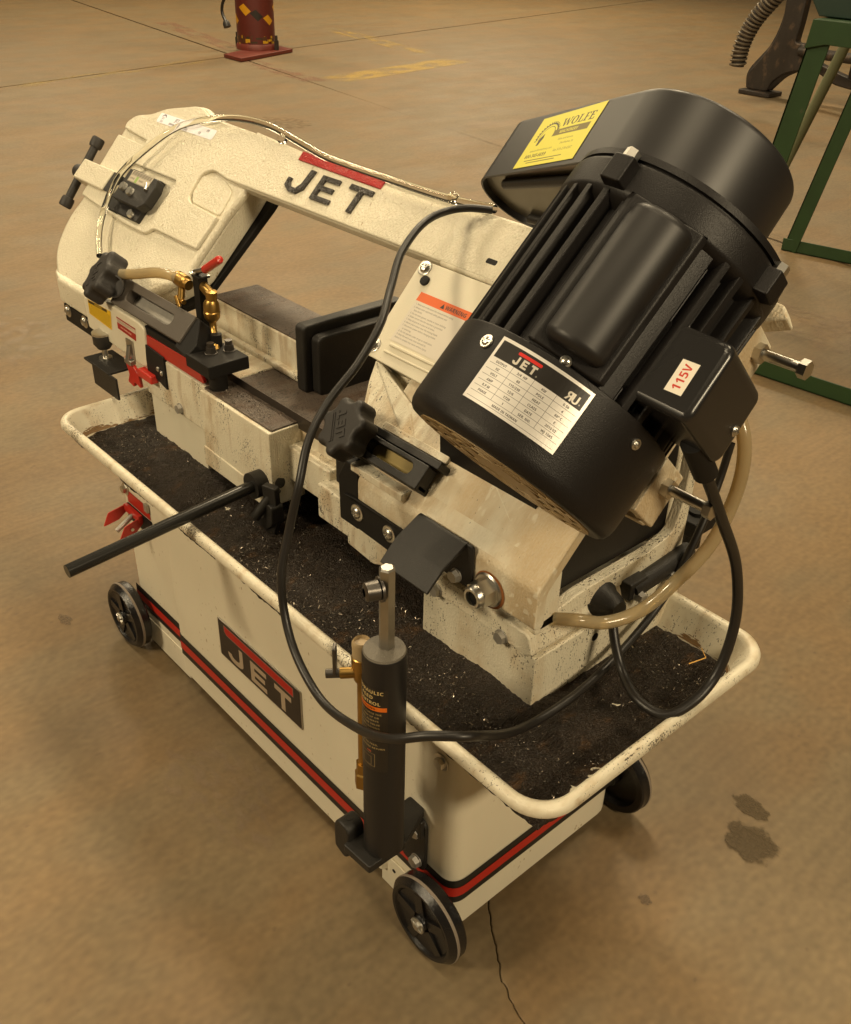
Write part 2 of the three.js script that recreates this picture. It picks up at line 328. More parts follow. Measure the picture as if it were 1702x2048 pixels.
//#STAND
// ---------------------------------------------------------------- band saw: stand
const saw = thing('band_saw', 'cream horizontal band saw with a big black motor, standing on a wheeled cabinet', 'band saw', V(-0.45, 0, -0.17));
const L = 0.9, W = 0.348, RIM = 0.44;
{
  // sheet-metal cabinet with rounded corners; geometry is drawn in x,-z and stood up along y
  const up = (shape, y0, y1, b = 0) => ext(shape, y0, y1, b).rotateX(-Math.PI / 2);          // shape (x, -z)
  const cab = up(roundShape(rect(-L, 0, 0, W), 0.028), 0.025, 0.385, 0.001);
  const legs = [[-L + 0.028, -0.712], [-0.148, -0.03]].map(([a, b]) => rbox(a, b, 0.005, 0.06, -0.02, 0.0012, 0.001));
  const cabinet = part('cabinet', [cab, ...legs], M.panel);
  const bulge = up(roundShape([[-0.722, -0.004], [-0.706, -0.0125], [-0.137, -0.0125], [-0.133, -0.004], [-0.133, 0.01], [-0.722, 0.01]], [0.001, 0.006, 0.003, 0.001, 0, 0]), 0.034, 0.384, 0.001);
  part('front_panel', bulge, M.panel, cabinet);
  const flange = rbox(-0.146, -0.06, -0.001, 0.062, 0.0012, 0.0032, 0.001);
  part('corner_flange', [flange], M.panel, cabinet);
  part('flange_hole', [turned([[0.0035, 0], [0.0035, 0.0004], [0, 0.0004]], V(-0.118, 0.042, 0.0033), V(0, 0, 1), 14)], M.dark, cabinet);
  // pinstripe that follows front, corner and end
  const path = [[-L + 0.004, 0.0008], [-0.724, 0.0008], [-0.706, 0.0134], [-0.136, 0.0134], [-0.131, 0.0008], [-0.028, 0.0008]];
  for (let i = 1; i <= 8; i++) { const t = i / 8; path.push([-0.028 * (1 - t) ** 2 + 0.0009, -0.028 * t * t + 0.0009]); }
  path.push([0.0008, -W + 0.002]);
  const band = (y0, y1, o) => {
    const pos = [], nn = path.map((p, i) => { const a = path[Math.max(i - 1, 0)], b = path[Math.min(i + 1, path.length - 1)], l = Math.hypot(b[0] - a[0], b[1] - a[1]); return [p[0] - (b[1] - a[1]) / l * o, p[1] + (b[0] - a[0]) / l * o]; });
    for (let i = 0; i + 1 < path.length; i++) {
      const A = nn[i], B = nn[i + 1];
      pos.push(A[0], y0, A[1], B[0], y0, B[1], B[0], y1, B[1], A[0], y0, A[1], B[0], y1, B[1], A[0], y1, A[1]);
    }
    const g = new THREE.BufferGeometry();
    g.setAttribute('position', new THREE.Float32BufferAttribute(pos, 3)); g.computeVertexNormals();
    g.setAttribute('uv', new THREE.Float32BufferAttribute(new Float32Array(pos.length / 3 * 2), 2));
    return g;
  };
  part('pinstripe', band(0.0782, 0.1239, 0), M.stripeBlack, cabinet, 'black edge of the pinstripe');
  part('pinstripe', band(0.0915, 0.1095, 0.0006), M.stripeRed, cabinet, 'red centre of the pinstripe');
  // front badge
  const badge = part('badge', plate(rect(-0.5555, 0.1775, -0.3225, 0.2555), 0.0126, 0.0146, 0.0005, 0.003), M.steel);
  part('badge_face', plate(rect(-0.5525, 0.18, -0.3255, 0.253), 0.0146, 0.0151, 0, 0.002), label(canvasTex(1024, 330, (c, w, h) => {
    c.fillStyle = '#2a221c'; c.fillRect(0, 0, w, h);
    c.fillStyle = '#a8140c'; c.strokeStyle = '#7d7468'; c.lineWidth = 5;
    c.beginPath(); c.moveTo(75, 18); c.lineTo(w - 75, 18); c.lineTo(w - 75, 95); c.lineTo(100, 95); c.lineTo(75, 70); c.closePath(); c.fill(); c.stroke();
    c.fillStyle = '#a5937c'; jetLetters(c, 105, 125, 815, 185);
  })), badge);
  {
    const f = badge.children[0], p = f.geometry.attributes.position, uv = f.geometry.attributes.uv;
    for (let i = 0; i < p.count; i++) uv.setXY(i, (p.getX(i) + ORIGIN.x + 0.5525) / 0.227, (p.getY(i) - 0.18) / 0.073);
  }
  // switch box at the left end of the front
  const sw = part('switch_plate', plate(rect(-0.872, 0.285, -0.782, 0.318), 0.0008, 0.0035, 0.0006, 0.003), M.dark);
  part('screw', panScrew(V(-0.79, 0.291, 0.0035), V(0, 0, 1), 0.004, 0.003), M.zinc, sw);
  part('stop_lever', [
    plate([[-0.862, 0.303], [-0.838, 0.31], [-0.838, 0.318], [-0.862, 0.318]], 0.0036, 0.006, 0.0004, 0.001),
    ext(roundShape([[0, 0], [0.038, -0.006], [0.05, -0.03], [0.02, -0.026], [0, -0.012]], 0.003), 0, 0.002).rotateY(-Math.PI / 2).translate(-0.866, 0.318, 0.004),
    ext(roundShape([[0, 0], [0.034, -0.008], [0.048, -0.034], [0.018, -0.03], [0, -0.014]], 0.003), 0, 0.002).rotateY(-Math.PI / 2).translate(-0.812, 0.316, 0.004),
    rbox(-0.868, -0.81, 0.306, 0.32, 0.0036, 0.012, 0.002)], M.redVinyl, sw);
  part('toggle', rod(V(-0.838, 0.312, 0.004), V(-0.834, 0.292, 0.045), 0.0048), M.oldSteel, sw);
  part('rivet', [rod(V(-0.8685, 0.303, 0.026), V(-0.87, 0.303, 0.026), 0.003)], M.zinc, sw);
  part('rivet', [rod(V(-0.8125, 0.299, 0.026), V(-0.809, 0.299, 0.026), 0.003)], M.zinc, sw);
  part('switch_label', plate(rect(-0.868, 0.32, -0.786, 0.345), 0.0008, 0.0012, 0, 0.001), M.stripeRed, sw);
  part('latch', [rbox(-0.797, -0.785, 0.336, 0.352, 0.0008, 0.006, 0.001)], M.oldSteel, sw);
  part('bolt', hexBolt(V(-0.0315, 0.338, 0.0008), V(0, 0, 1), 0.0085, 0.006), M.zinc, cabinet);
  part('bolt', hexBolt(V(-0.872, 0.345, 0.0008), V(0, 0, 1), 0.0085, 0.006), M.zinc, cabinet);
}
// wheels
function wheel(x, z, side) {
  const at = V(x, 0.0667, z), d = V(0, 0, side);
  const w = part('wheel', turned([[0.014, 0.006], [0.05, 0.008], [0.054, 0.012], [0.0585, 0.0125], [0.0655, 0.0045], [0.0667, 0.003], [0.0667, -0.0015], [0.0655, -0.004], [0.0655, -0.0135], [0.063, -0.0165], [0.052, -0.0165], [0.05, -0.006], [0.014, -0.006]], at, d, 56), M.wheel);
  part('scuffed_rim', turned([[0.0662, 0.0036], [0.0669, 0.003], [0.0671, 0.0012], [0.0668, -0.0008]], at, d, 56), M.scuff, w);
  const spokes = [];
  for (let i = 0; i < 5; i++) { const a = i / 5 * TAU + 0.5; spokes.push(new THREE.BoxGeometry(0.036, 0.016, 0.006).translate(0.032, 0, side * 0.0075).rotateZ(a).translate(x, 0.0667, z)); }
  part('spoke', spokes, M.wheel, w);
  part('hub', turned([[0, 0.015], [0.0085, 0.015], [0.011, 0.013], [0.0135, 0.006], [0.0135, -0.02], [0, -0.02]], at, d, 28), M.wheel, w);
  part('washer', turned([[0.0035, 0.0152], [0.0125, 0.0152], [0.0125, 0.0172], [0.0035, 0.0172]], at, d, 28), M.zinc, w);
  part('axle', [rod(at.clone().addScaledVector(d, -0.05), at.clone().addScaledVector(d, 0.021), 0.0052), rod(at.clone().addScaledVector(d, 0.0185).add(V(-0.011, 0.004, 0)), at.clone().addScaledVector(d, 0.0185).add(V(0.009, -0.004, 0)), 0.0012)], M.zinc, w);
}
wheel(-0.0155, 0.031, 1); wheel(-0.884, 0.031, 1); wheel(-0.0155, -W - 0.031, -1); wheel(-0.884, -W - 0.031, -1);
{
  // chip tray: a lofted pan with a rolled lip
  const X0 = -1.044, X1 = 0.171, Z0 = -0.401, Z1 = 0.0466;
  const loop = (d, y) => {
    const out = [], r = Math.max(0.05 - d * 0.6, 0.012), q = [[X1 - d, Z1 - d, 0], [X0 + d, Z1 - d, 1], [X0 + d, Z0 + d, 2], [X1 - d, Z0 + d, 3]];
    for (const [cx, cz, k] of q) for (let i = 0; i <= 10; i++) {
      const a = (k + i / 10) * Math.PI / 2, sx = k === 0 || k === 3 ? -1 : 1, sz = k < 2 ? -1 : 1;
      const ang = [0, 1, 2, 3][k] * Math.PI / 2 + i / 10 * Math.PI / 2;
      // corners run front-right, front-left, back-left, back-right
      const cosv = Math.cos(ang), sinv = Math.sin(ang);
      out.push([cx + sx * r + r * cosv, y, cz + sz * r + r * sinv]);
    }
    // subdivide the long sides so that the lip can be uneven
    return out;
  };
  const loops = [[0.032, 0.386], [0.0175, 0.4195], [0.008, 0.4225], [0.002, 0.4235], [0, 0.427], [0.0, 0.4335], [0.0022, 0.438], [0.0062, 0.4402], [0.0105, 0.4398], [0.014, 0.437], [0.0165, 0.431], [0.0285, 0.4], [0.034, 0.391], [0.05, 0.3895]].map(([d, y]) => loop(d, y));
  const pos = [], n = loops[0].length;
  for (let k = 0; k + 1 < loops.length; k++) for (let i = 0; i < n; i++) {
    const a = loops[k][i], b = loops[k][(i + 1) % n], c = loops[k + 1][(i + 1) % n], d = loops[k + 1][i];
    pos.push(...a, ...c, ...b, ...a, ...d, ...c);
  }
  for (const [k, s] of [[0, -1], [loops.length - 1, 1]]) for (let i = 1; i + 1 < n; i++) pos.push(...loops[k][0], ...(s > 0 ? loops[k][i + 1] : loops[k][i]), ...(s > 0 ? loops[k][i] : loops[k][i + 1]));
  const g0 = new THREE.BufferGeometry();
  g0.setAttribute('position', new THREE.Float32BufferAttribute(pos, 3));
  g0.setAttribute('uv', new THREE.Float32BufferAttribute(new Float32Array(pos.length / 3 * 2), 2));
  g0.computeVertexNormals();
  const tray = part('chip_tray', g0, M.lip);
  // ragged rust line where the sludge has stood against the walls
  {
    const la = loop(0.0246, 0.4125), lb = loop(0.0334, 0.3905), P = [], U = []; let run = 0;
    for (let i = 0; i < n; i++) {
      const j = (i + 1) % n, d = Math.hypot(la[j][0] - la[i][0], la[j][2] - la[i][2]);
      for (const [q, u, v] of [[la[i], run, 1], [lb[j], run + d, 0], [la[j], run + d, 1], [la[i], run, 1], [lb[i], run, 0], [lb[j], run + d, 0]]) { P.push(...q); U.push(u / 0.6, v); }
      run += d;
    }
    const gr = new THREE.BufferGeometry();
    gr.setAttribute('position', new THREE.Float32BufferAttribute(P, 3)); gr.setAttribute('uv', new THREE.Float32BufferAttribute(U, 2)); gr.computeVertexNormals();
    const am = dataTex(512, (x, y) => { const h = 0.42 + 0.42 * tileNoise(x, 0.3, 9, 5) + 0.3 * tileNoise(x, y * 0.3, 40, 9) + 0.12 * tileNoise(x, y, 90, 12), v = smooth(0, 0.06, h - y) * (0.8 + 0.3 * tileNoise(x, y, 60, 15)); return [v, v, v]; }, false);
    am.wrapT = THREE.ClampToEdgeWrapping;
    part('rust_line', gr, std({ map: dataTex(256, (x, y) => { const k = fbm(x, y, 10, 4, 5); return mixc([0.20, 0.10, 0.03], [0.34, 0.2, 0.08], smooth(-0.4, 0.5, k)).map(toS); }, true), alphaMap: am, transparent: true, roughness: 0.7 }), tray, 'ragged rust line on the tray wall', true);
  }
  // oily sludge on the floor of the tray
  const nx = 240, nz = 88, g = new THREE.PlaneGeometry(X1 - X0 - 0.05, Z1 - Z0 - 0.05, nx, nz).rotateX(-Math.PI / 2).translate((X0 + X1) / 2, 0, (Z0 + Z1) / 2);
  const p = g.attributes.position;
  for (let i = 0; i < p.count; i++) {
    const x = p.getX(i), z = p.getZ(i), e = Math.min(x - X0 - 0.025, X1 - 0.025 - x, z - Z0 - 0.025, Z1 - 0.025 - z);
    p.setY(i, 0.3945 + 0.0035 * n2(x * 7, z * 7) + 0.002 * n2(x * 31, z * 31) + 0.0018 * n2(x * 120, z * 120) + 0.006 * smooth(0.2, 0.75, n2(x * 3 + 4, z * 4)) - (e < 0.012 ? (0.012 - e) * 0.6 : 0));
  }
  g.computeVertexNormals();
  part('oily_sludge', g, M.sludge, tray, 'dark oily sludge of metal swarf');
}
//#BED
// ---------------------------------------------------------------- band saw: bed, vise, rod
{
  const base = part('base', [rbox(-0.947, -0.762, 0.393, 0.478, -0.39, -0.108, 0.002), rbox(-0.765, -0.19, 0.393, 0.47, -0.39, -0.372, 0.002)], M.panel);
  part('base', [rbox(-0.194, 0.0125, 0.393, 0.4735, -0.405, -0.108, 0.002)], M.grimy, ROOT, 'grimy base end under the motor');
  // bed casting bolted on top
  const bed = part('bed', [
    plate(rect(-0.952, 0.4735, -0.735, 0.563), -0.39, -0.1045, 0.003, 0.004),
    plate([[-0.742, 0.47], [-0.43, 0.47], [-0.43, 0.531], [-0.742, 0.531]], -0.39, -0.128, 0.003, 0.004),
    plate(rect(-0.744, 0.5, -0.4, 0.556), -0.39, -0.152, 0.003, 0.004),
    plate([[-0.44, 0.455], [-0.02, 0.455], [0.0, 0.468], [-0.02, 0.5], [-0.44, 0.515]], -0.40, -0.112, 0.003, 0.006),
    plate([[-0.195, 0.4738], [0.002, 0.4738], [0.01, 0.48], [0.0, 0.507], [-0.2, 0.507]], -0.41, -0.1035, 0.003, 0.008),
    plate([[-0.36, 0.45], [-0.3, 0.445], [-0.27, 0.457], [-0.27, 0.52], [-0.36, 0.52]], -0.2, -0.106, 0.003, 0.004),
  ], M.dirty);
  part('front_block', [
    plate([[-0.735, 0.455], [-0.552, 0.432], [-0.534, 0.4325], [-0.534, 0.5625], [-0.735, 0.5625]], -0.155, -0.0935, 0.002, 0.003),
    plate([[-0.739, 0.422], [-0.56, 0.422], [-0.556, 0.452], [-0.739, 0.458]], -0.14, -0.0915, 0.002, 0.003)], M.dirty, bed);
  part('table_top', [plate(rect(-0.732, 0.1, -0.537, 0.152), 0.5605, 0.5655, 0.0008, 0.002).rotateX(-Math.PI / 2).translate(0, 0, 0),
    plate(rect(-0.95, 0.156, -0.405, 0.385), 0.553, 0.5595, 0.001, 0.002).rotateX(-Math.PI / 2)], M.table, bed, 'worn steel table surface');
  for (const [x, y] of [[-0.832, 0.487]]) part('bolt', hexBolt(V(x, y, -0.1045), V(0, 0, 1), 0.009, 0.006, 1.15), M.oldSteel, bed);
  for (const [x, y] of [[-0.163, 0.4815], [-0.042, 0.479]]) part('bolt', hexBolt(V(x, y, -0.1035), V(0, 0, 1), 0.009, 0.006, 1.15), M.oldSteel, bed);
  part('oval_slot', [turned([[0.006, 0], [0.006, 0.0006], [0, 0.0006]], V(0.0126, 0.45, -0.222), V(1, 0, 0), 16).scale(1, 1.0, 1)], M.dark, base);
  // vise slide with black jaw plates
  const slide = part('vise_slide', [
    plate([[-0.955, 0.56], [-0.66, 0.56], [-0.645, 0.575], [-0.645, 0.628], [-0.94, 0.628], [-0.955, 0.60]], -0.345, -0.246, 0.004, 0.008),
    plate([[-0.98, 0.556], [-0.93, 0.556], [-0.93, 0.60], [-0.955, 0.606], [-0.975, 0.59]], -0.345, -0.232, 0.004, 0.01),
    rbox(-0.95, -0.65, 0.5595, 0.573, -0.36, -0.236, 0.004)], M.dirty);
  part('slide_top', plate(rect(-0.938, 0.247, -0.648, 0.343), 0.6275, 0.6305, 0.0008, 0.002).rotateX(-Math.PI / 2), M.table, slide, 'dusty flat top of the vise slide');
  const yz = (pts, x0, x1, b = 0.003, r = 0.012) => ext(roundShape(pts.map(([z, y]) => [-z, y]), r), x0, x1, b).rotateY(Math.PI / 2);   // profile (z, y) extruded along x
  part('jaw_plate', yz(rect(-0.436, 0.556, -0.2235, 0.674), -0.645, -0.62, 0.004, 0.01), M.dusty, slide);
  part('jaw_plate', yz(rect(-0.404, 0.556, -0.236, 0.659), -0.6195, -0.597, 0.004, 0.012), M.dusty, slide);
  // blade edge running over the table
  part('blade', [new THREE.BoxGeometry(0.62, 0.021, 0.0011).translate(-0.53, 0.569, -0.148), new THREE.BoxGeometry(0.62, 0.004, 0.0007).translate(-0.53, 0.557, -0.148)], M.blade);
  // work-stop rod and its hanging finger
  const clampX = -0.562;
  const r = part('stop_rod', [rod(V(clampX, 0.4705, -0.14), V(clampX + 0.01, 0.4495, 0.236), 0.0098, 0.0098, 28)], std({ color: new THREE.Color().setRGB(0.02, 0.019, 0.017), roughness: 0.22, metalness: 0.2 }));
  part('rod_collar', [rod(V(clampX, 0.4665, -0.122), V(clampX, 0.4665, -0.072), 0.0215, 0.0215, 28), rod(V(clampX + 0.005, 0.467, -0.105), V(clampX + 0.03, 0.474, -0.108), 0.009)], M.dusty, r);
  part('stop_finger', [
    plate([[-0.010, 0.016], [0.016, 0.016], [0.018, -0.04], [0.008, -0.078], [-0.009, -0.07], [-0.006, -0.03]], -0.006, 0.006, 0.0015, 0.005).rotateY(0.3).translate(clampX + 0.036, 0.466, -0.082),
    plate([[-0.007, 0.0], [0.010, 0.0], [0.008, -0.034], [-0.012, -0.052], [-0.06, -0.062], [-0.064, -0.05], [-0.022, -0.034]], -0.011, 0.011, 0.002, 0.007).rotateY(-0.1).translate(clampX + 0.046, 0.452, -0.084),
    rod(V(clampX + 0.042, 0.474, -0.092), V(clampX + 0.022, 0.424, -0.062), 0.0082)], M.dusty, r);
  // drain end on the right: cream pivot bracket, dark inside, bolts
  const piv = part('pivot_bracket', [
    yz([[-0.405, 0.503], [-0.11, 0.503], [-0.112, 0.52], [-0.19, 0.532], [-0.33, 0.532], [-0.376, 0.542], [-0.388, 0.58], [-0.39, 0.66], [-0.408, 0.66]], -0.012, 0.004, 0.002, 0.01),
    yz([[-0.418, 0.49], [-0.39, 0.49], [-0.385, 0.6], [-0.405, 0.7], [-0.48, 0.7], [-0.44, 0.58]], -0.06, -0.03, 0.002, 0.01),
    plate([[-0.03, 0.506], [0.004, 0.506], [0.004, 0.585], [-0.01, 0.585]], -0.15, -0.118, 0.002, 0.004)], M.grimy);
  part('inner_panel', [yz([[-0.386, 0.5325], [-0.152, 0.5325], [-0.155, 0.62], [-0.24, 0.72], [-0.386, 0.72]], -0.03, -0.016, 0.001, 0.004), rbox(-0.0301, -0.027, 0.538, 0.70, -0.37, -0.348, 0.001), yz([[-0.39, 0.532], [-0.16, 0.532], [-0.15, 0.70], [-0.39, 0.70]], -0.22, -0.05, 0.001, 0.004)], M.motor, piv);
  part('rail', [rod(V(0.012, 0.494, -0.285), V(0.012, 0.502, -0.41), 0.0135), rbox(-0.002, 0.02, 0.484, 0.51, -0.312, -0.275, 0.003)], M.dusty, piv);
  for (const z of [-0.292, -0.362]) part('bolt', hexBolt(V(0.02, 0.489, z), V(1, 0, 0.2), 0.0085, 0.012, 1.05), M.oldSteel, piv);
  part('hub', [turned([[0, 0.03], [0.012, 0.03], [0.017, 0.022], [0.022, 0.004], [0.026, 0], [0.026, -0.004], [0, -0.004]], V(0.006, 0.498, -0.236), V(1, 0.1, 0.1), 24)], M.dusty, piv);
  part('adjuster', [rod(V(-0.02, 0.47, -0.47), V(-0.02, 0.53, -0.47), 0.013), rbox(-0.04, 0.0, 0.5, 0.525, -0.5, -0.44, 0.003)], M.dark, piv);
}
//#HEAD
// ---------------------------------------------------------------- band saw: tilted saw head
const A = (pts, n0, n1, b = 0.002, r = 0.003) => arm(plate(pts, n0, n1, b, r));
const armUV = (u0, v0, u1, v1, n) => quadUV(armPoint(u0, v0, n), armPoint(u1, v0, n), armPoint(u1, v1, n), armPoint(u0, v1, n));
const NDIR = V(0, S, S), VDIR = V(0, S, -S);
let frame;
{
  const outline = [[-0.935, 0.806], [-0.945, 0.735], [-0.945, 0.64], [-0.94, 0.615], [-0.985, 0.575], [-1.04, 0.53], [-1.165, 0.492], [-1.295, 0.489], [-1.35, 0.514], [-1.389, 0.55], [-1.414, 0.61], [-1.408, 0.68], [-1.418, 0.74], [-1.426, 0.845], [-1.404, 0.872], [-1.35, 0.886], [-1.315, 0.906], [-1.216, 0.931], [-1.19, 0.93], [-1.145, 0.915], [-0.98, 0.911], [-0.84, 0.901], [-0.62, 0.897], [-0.3, 0.897], [-0.3, 0.805], [-0.6, 0.807]];
  const rr = [0.004, 0.01, 0.02, 0.02, 0.01, 0.03, 0.06, 0.04, 0.03, 0.03, 0.03, 0.02, 0.01, 0.02, 0.02, 0.02, 0.02, 0.03, 0.012, 0.03, 0.02, 0.02, 0.02, 0.004, 0.004, 0.01];
  frame = part('saw_frame', [
    arm(ext(roundShape(outline, rr), 0.318, 0.337, 0.008, 8)),
    // beam web standing proud at full depth
    A([[-0.96, 0.8045], [-0.6, 0.8035], [-0.3, 0.8035], [-0.3, 0.897], [-0.62, 0.897], [-0.84, 0.901], [-1.0, 0.911]], 0.3175, 0.341, 0.003, 0.004)], M.cream);
  // deep wheel housing behind the face
  part('wheel_housing', [
    A([[-0.949, 0.80], [-0.949, 0.63], [-1.0, 0.575], [-1.17, 0.5], [-1.29, 0.497], [-1.345, 0.52], [-1.4, 0.6], [-1.402, 0.72], [-1.41, 0.84], [-1.31, 0.895], [-1.1, 0.91], [-0.96, 0.89]], 0.275, 0.3185, 0.004, 0.02)], M.cream, frame);
  // upper raised layer of the head with the gauge pocket and the guide pocket left open
  const raised = roundShape([[-0.951, 0.736], [-0.951, 0.668], [-1.105, 0.668], [-1.12, 0.652], [-1.20, 0.652], [-1.30, 0.66], [-1.405, 0.668], [-1.407, 0.72], [-1.416, 0.815], [-1.305, 0.811], [-1.305, 0.823], [-1.41, 0.832], [-1.415, 0.845], [-1.398, 0.866], [-1.345, 0.879], [-1.312, 0.898], [-1.216, 0.923], [-1.192, 0.922], [-1.145, 0.907], [-0.98, 0.906], [-0.84, 0.899], [-0.62, 0.8955], [-0.29, 0.8955], [-0.29, 0.8045], [-0.99, 0.8065], [-1.045, 0.815], [-1.072, 0.80], [-1.066, 0.752], [-1.046, 0.741]], [0.004, 0.004, 0.01, 0.012, 0.015, 0.01, 0.004, 0.004, 0.003, 0.003, 0.003, 0.003, 0.015, 0.015, 0.015, 0.015, 0.02, 0.01, 0.02, 0.03, 0.03, 0.03, 0.002, 0.002, 0.02, 0.02, 0.02, 0.012, 0.01]);
  const hole = (pts, r) => { const s = roundShape(pts, r); return new THREE.Path(s.getPoints(6).reverse()); };
  raised.holes.push(hole([[-1.125, 0.77], [-1.128, 0.676], [-1.15, 0.66], [-1.30, 0.664], [-1.31, 0.77]], 0.012));
  part('raised_face', [arm(ext(raised, 0.3365, 0.3452, 0.0026, 6))], M.cream, frame);
  part('guide_pad', [A([[-0.96, 0.79], [-0.952, 0.74], [-1.05, 0.744], [-1.066, 0.76], [-1.07, 0.80], [-1.0, 0.806]], 0.334, 0.3405, 0.002, 0.01)], M.cream, frame);
  // black rear cover with its slanting edge
  part('rear_cover', [A([[-0.93, 0.83], [-0.949, 0.6], [-1.0, 0.56], [-1.18, 0.5], [-1.3, 0.5], [-1.39, 0.6], [-1.4, 0.84], [-1.3, 0.89], [-1.0, 0.89]], 0.262, 0.2745, 0.002, 0.02)], M.dark, frame);
  // vertical front skin of the head, with the black hinge strip below it
  part('head_skirt', [rbox(-1.30, -1.10, 0.545, 0.5965, -0.135, -0.1045, 0.008), ext(roundShape([[-1.12, 0.1065], [-1.29, 0.1065], [-1.345, 0.122], [-1.372, 0.155], [-1.372, 0.2], [-1.12, 0.2]], [0, 0.02, 0.02, 0.03, 0, 0]), 0.5465, 0.5955, 0.003).rotateX(-Math.PI / 2)], M.cream, frame);
  const strip = part('hinge_strip', [plate(rect(-1.289, 0.5085, -1.12, 0.5445), -0.112, -0.107, 0.001, 0.002)], M.dark);
  for (const x of [-1.27, -1.196]) part('screw', panScrew(V(x, 0.533, -0.107), V(0, 0, 1), 0.0085, 0.007), M.zinc, strip);
  // front sheet guard with its stickers
  const guard = part('blade_guard', [plate([[-1.168, 0.594], [-1.085, 0.612], [-0.95, 0.6125], [-0.925, 0.606], [-0.935, 0.528], [-0.955, 0.526], [-1.06, 0.529], [-1.165, 0.533]], -0.115, -0.1, 0.004, 0.008)], M.panel);
  part('warning_sticker', quadUV(V(-1.149, 0.566, -0.0996), V(-1.058, 0.561, -0.0996), V(-1.052, 0.599, -0.0996), V(-1.147, 0.595, -0.0996)), label(canvasTex(512, 220, (c, w, h) => {
    c.fillStyle = '#e5b90c'; c.fillRect(0, 0, w, h); c.fillStyle = '#33260c'; c.fillRect(8, 6, w * 0.82, 44); c.fillStyle = '#e5b90c'; c.font = 'bold 34px sans-serif'; c.fillText('WARNING', 150, 40);
    c.fillStyle = '#4a3a10'; for (let i = 0; i < 8; i++) for (let x = 12, k = 0; x < w - 20; k++) { const l = 10 + ((i * 37 + k * 23) % 30); c.fillRect(x, 64 + i * 19, Math.min(l, w - 12 - x), 7); x += l + 8; }
  })), guard, 'yellow warning sticker', true);
  part('safety_sticker', quadUV(V(-1.031, 0.5735, -0.0996), V(-0.962, 0.5705, -0.0996), V(-0.9585, 0.5955, -0.0996), V(-1.0305, 0.5965, -0.0996)), label(canvasTex(512, 190, (c, w, h) => {
    c.fillStyle = '#c9b8a4'; c.fillRect(0, 0, w, h); c.fillStyle = '#a01a14'; c.fillRect(0, 0, w, 22); c.fillRect(0, 88, w, 102); c.fillStyle = '#d9c7b2'; c.font = 'bold 30px sans-serif'; c.fillText('KEEP GUARD CLOSED', 90, 148); c.fillStyle = '#7a6a5a'; for (let i = 0; i < 3; i++) c.fillRect(20, 34 + i * 17, 420 - i * 60, 6);
  })), guard, 'red and white safety sticker', true);
  part('latch', [plate(rect(-1.0, 0.522, -0.975, 0.566), -0.0995, -0.097, 0.0006, 0.001), rod(V(-0.987, 0.555, -0.096), V(-0.985, 0.527, -0.088), 0.004), rbox(-1.0, -0.975, 0.52, 0.53, -0.097, -0.088, 0.002)], M.steel, guard);
  // shut-off: rubber stop on an angle bracket and the red trip lever
  const trip = part('stop_bracket', [rbox(-1.13, -1.03, 0.488, 0.4925, -0.125, -0.066, 0.001), plate(rect(-1.098, 0.449, -1.0, 0.4915), -0.0705, -0.0665, 0.0008, 0.002)], M.dusty);
  part('rubber_stop', [turned([[0, 0], [0.012, 0.002], [0.0185, 0.012], [0.0185, 0.028], [0.0165, 0.03], [0, 0.031]], V(-1.098, 0.512, -0.096), V(0, 1, 0), 28)], M.rubber, trip);
  part('stop_screw', [rod(V(-1.098, 0.492, -0.096), V(-1.098, 0.516, -0.096), 0.0055), turned([[0.0125, 0], [0.0125, 0.004], [0, 0.004]], V(-1.098, 0.492, -0.096), V(0, 1, 0), 20)], M.zinc, trip);
  part('stop_washer', [turned([[0.0192, 0], [0.0192, 0.004], [0, 0.004]], V(-1.098, 0.542, -0.096), V(0, 1, 0), 24)], M.zinc, trip);
  part('trip_lever', [plate([[0, 0], [0.02, 0.004], [0.05, -0.02], [0.054, -0.045], [0.03, -0.04], [0.026, -0.052], [0.004, -0.048], [0.014, -0.03]], 0, 0.006, 0.001, 0.004).translate(-1.01, 0.527, -0.099),
    rbox(-0.955, -0.905, 0.508, 0.524, -0.112, -0.09, 0.003)], M.redVinyl, trip);
  const sb = part('switch_bracket', [plate([[-0.935, 0.575], [-0.868, 0.57], [-0.868, 0.509], [-0.905, 0.518], [-0.935, 0.524]], -0.108, -0.101, 0.001, 0.002)], M.dark);
  [-0.892, -0.88].forEach((x, i) => part('screw', panScrew(V(x, 0.541 - i * 0.004, -0.101), V(0, 0, 1), 0.0032, 0.003), M.zinc, sb));
  // long red guard on its black angle
  const rg = part('red_guard', [plate([[-0.93, 0.592], [-0.762, 0.597], [-0.738, 0.572], [-0.74, 0.567], [-0.93, 0.5665]], -0.110, -0.104, 0.001, 0.003)], M.red);
  part('guard_angle', [rbox(-0.94, -0.76, 0.594, 0.608, -0.125, -0.1045, 0.002), A([[-0.945, 0.497], [-0.76, 0.497], [-0.76, 0.515], [-0.945, 0.512]], 0.338, 0.350, 0.002)], M.dark, rg);
  // tensioner: block, handle with three arms
  const ten = part('tension_block', [A(rect(-1.463, 0.692, -1.332, 0.738), 0.318, 0.353, 0.003, 0.003), A(rect(-1.43, 0.735, -1.39, 0.765), 0.31, 0.33, 0.002, 0.003)], M.cream);
  part('slider', [A(rect(-1.338, 0.694, -1.305, 0.737), 0.335, 0.3495, 0.001, 0.002)], M.dusty, ten);
  const hc = armPoint(-1.486, 0.713, 0.33);
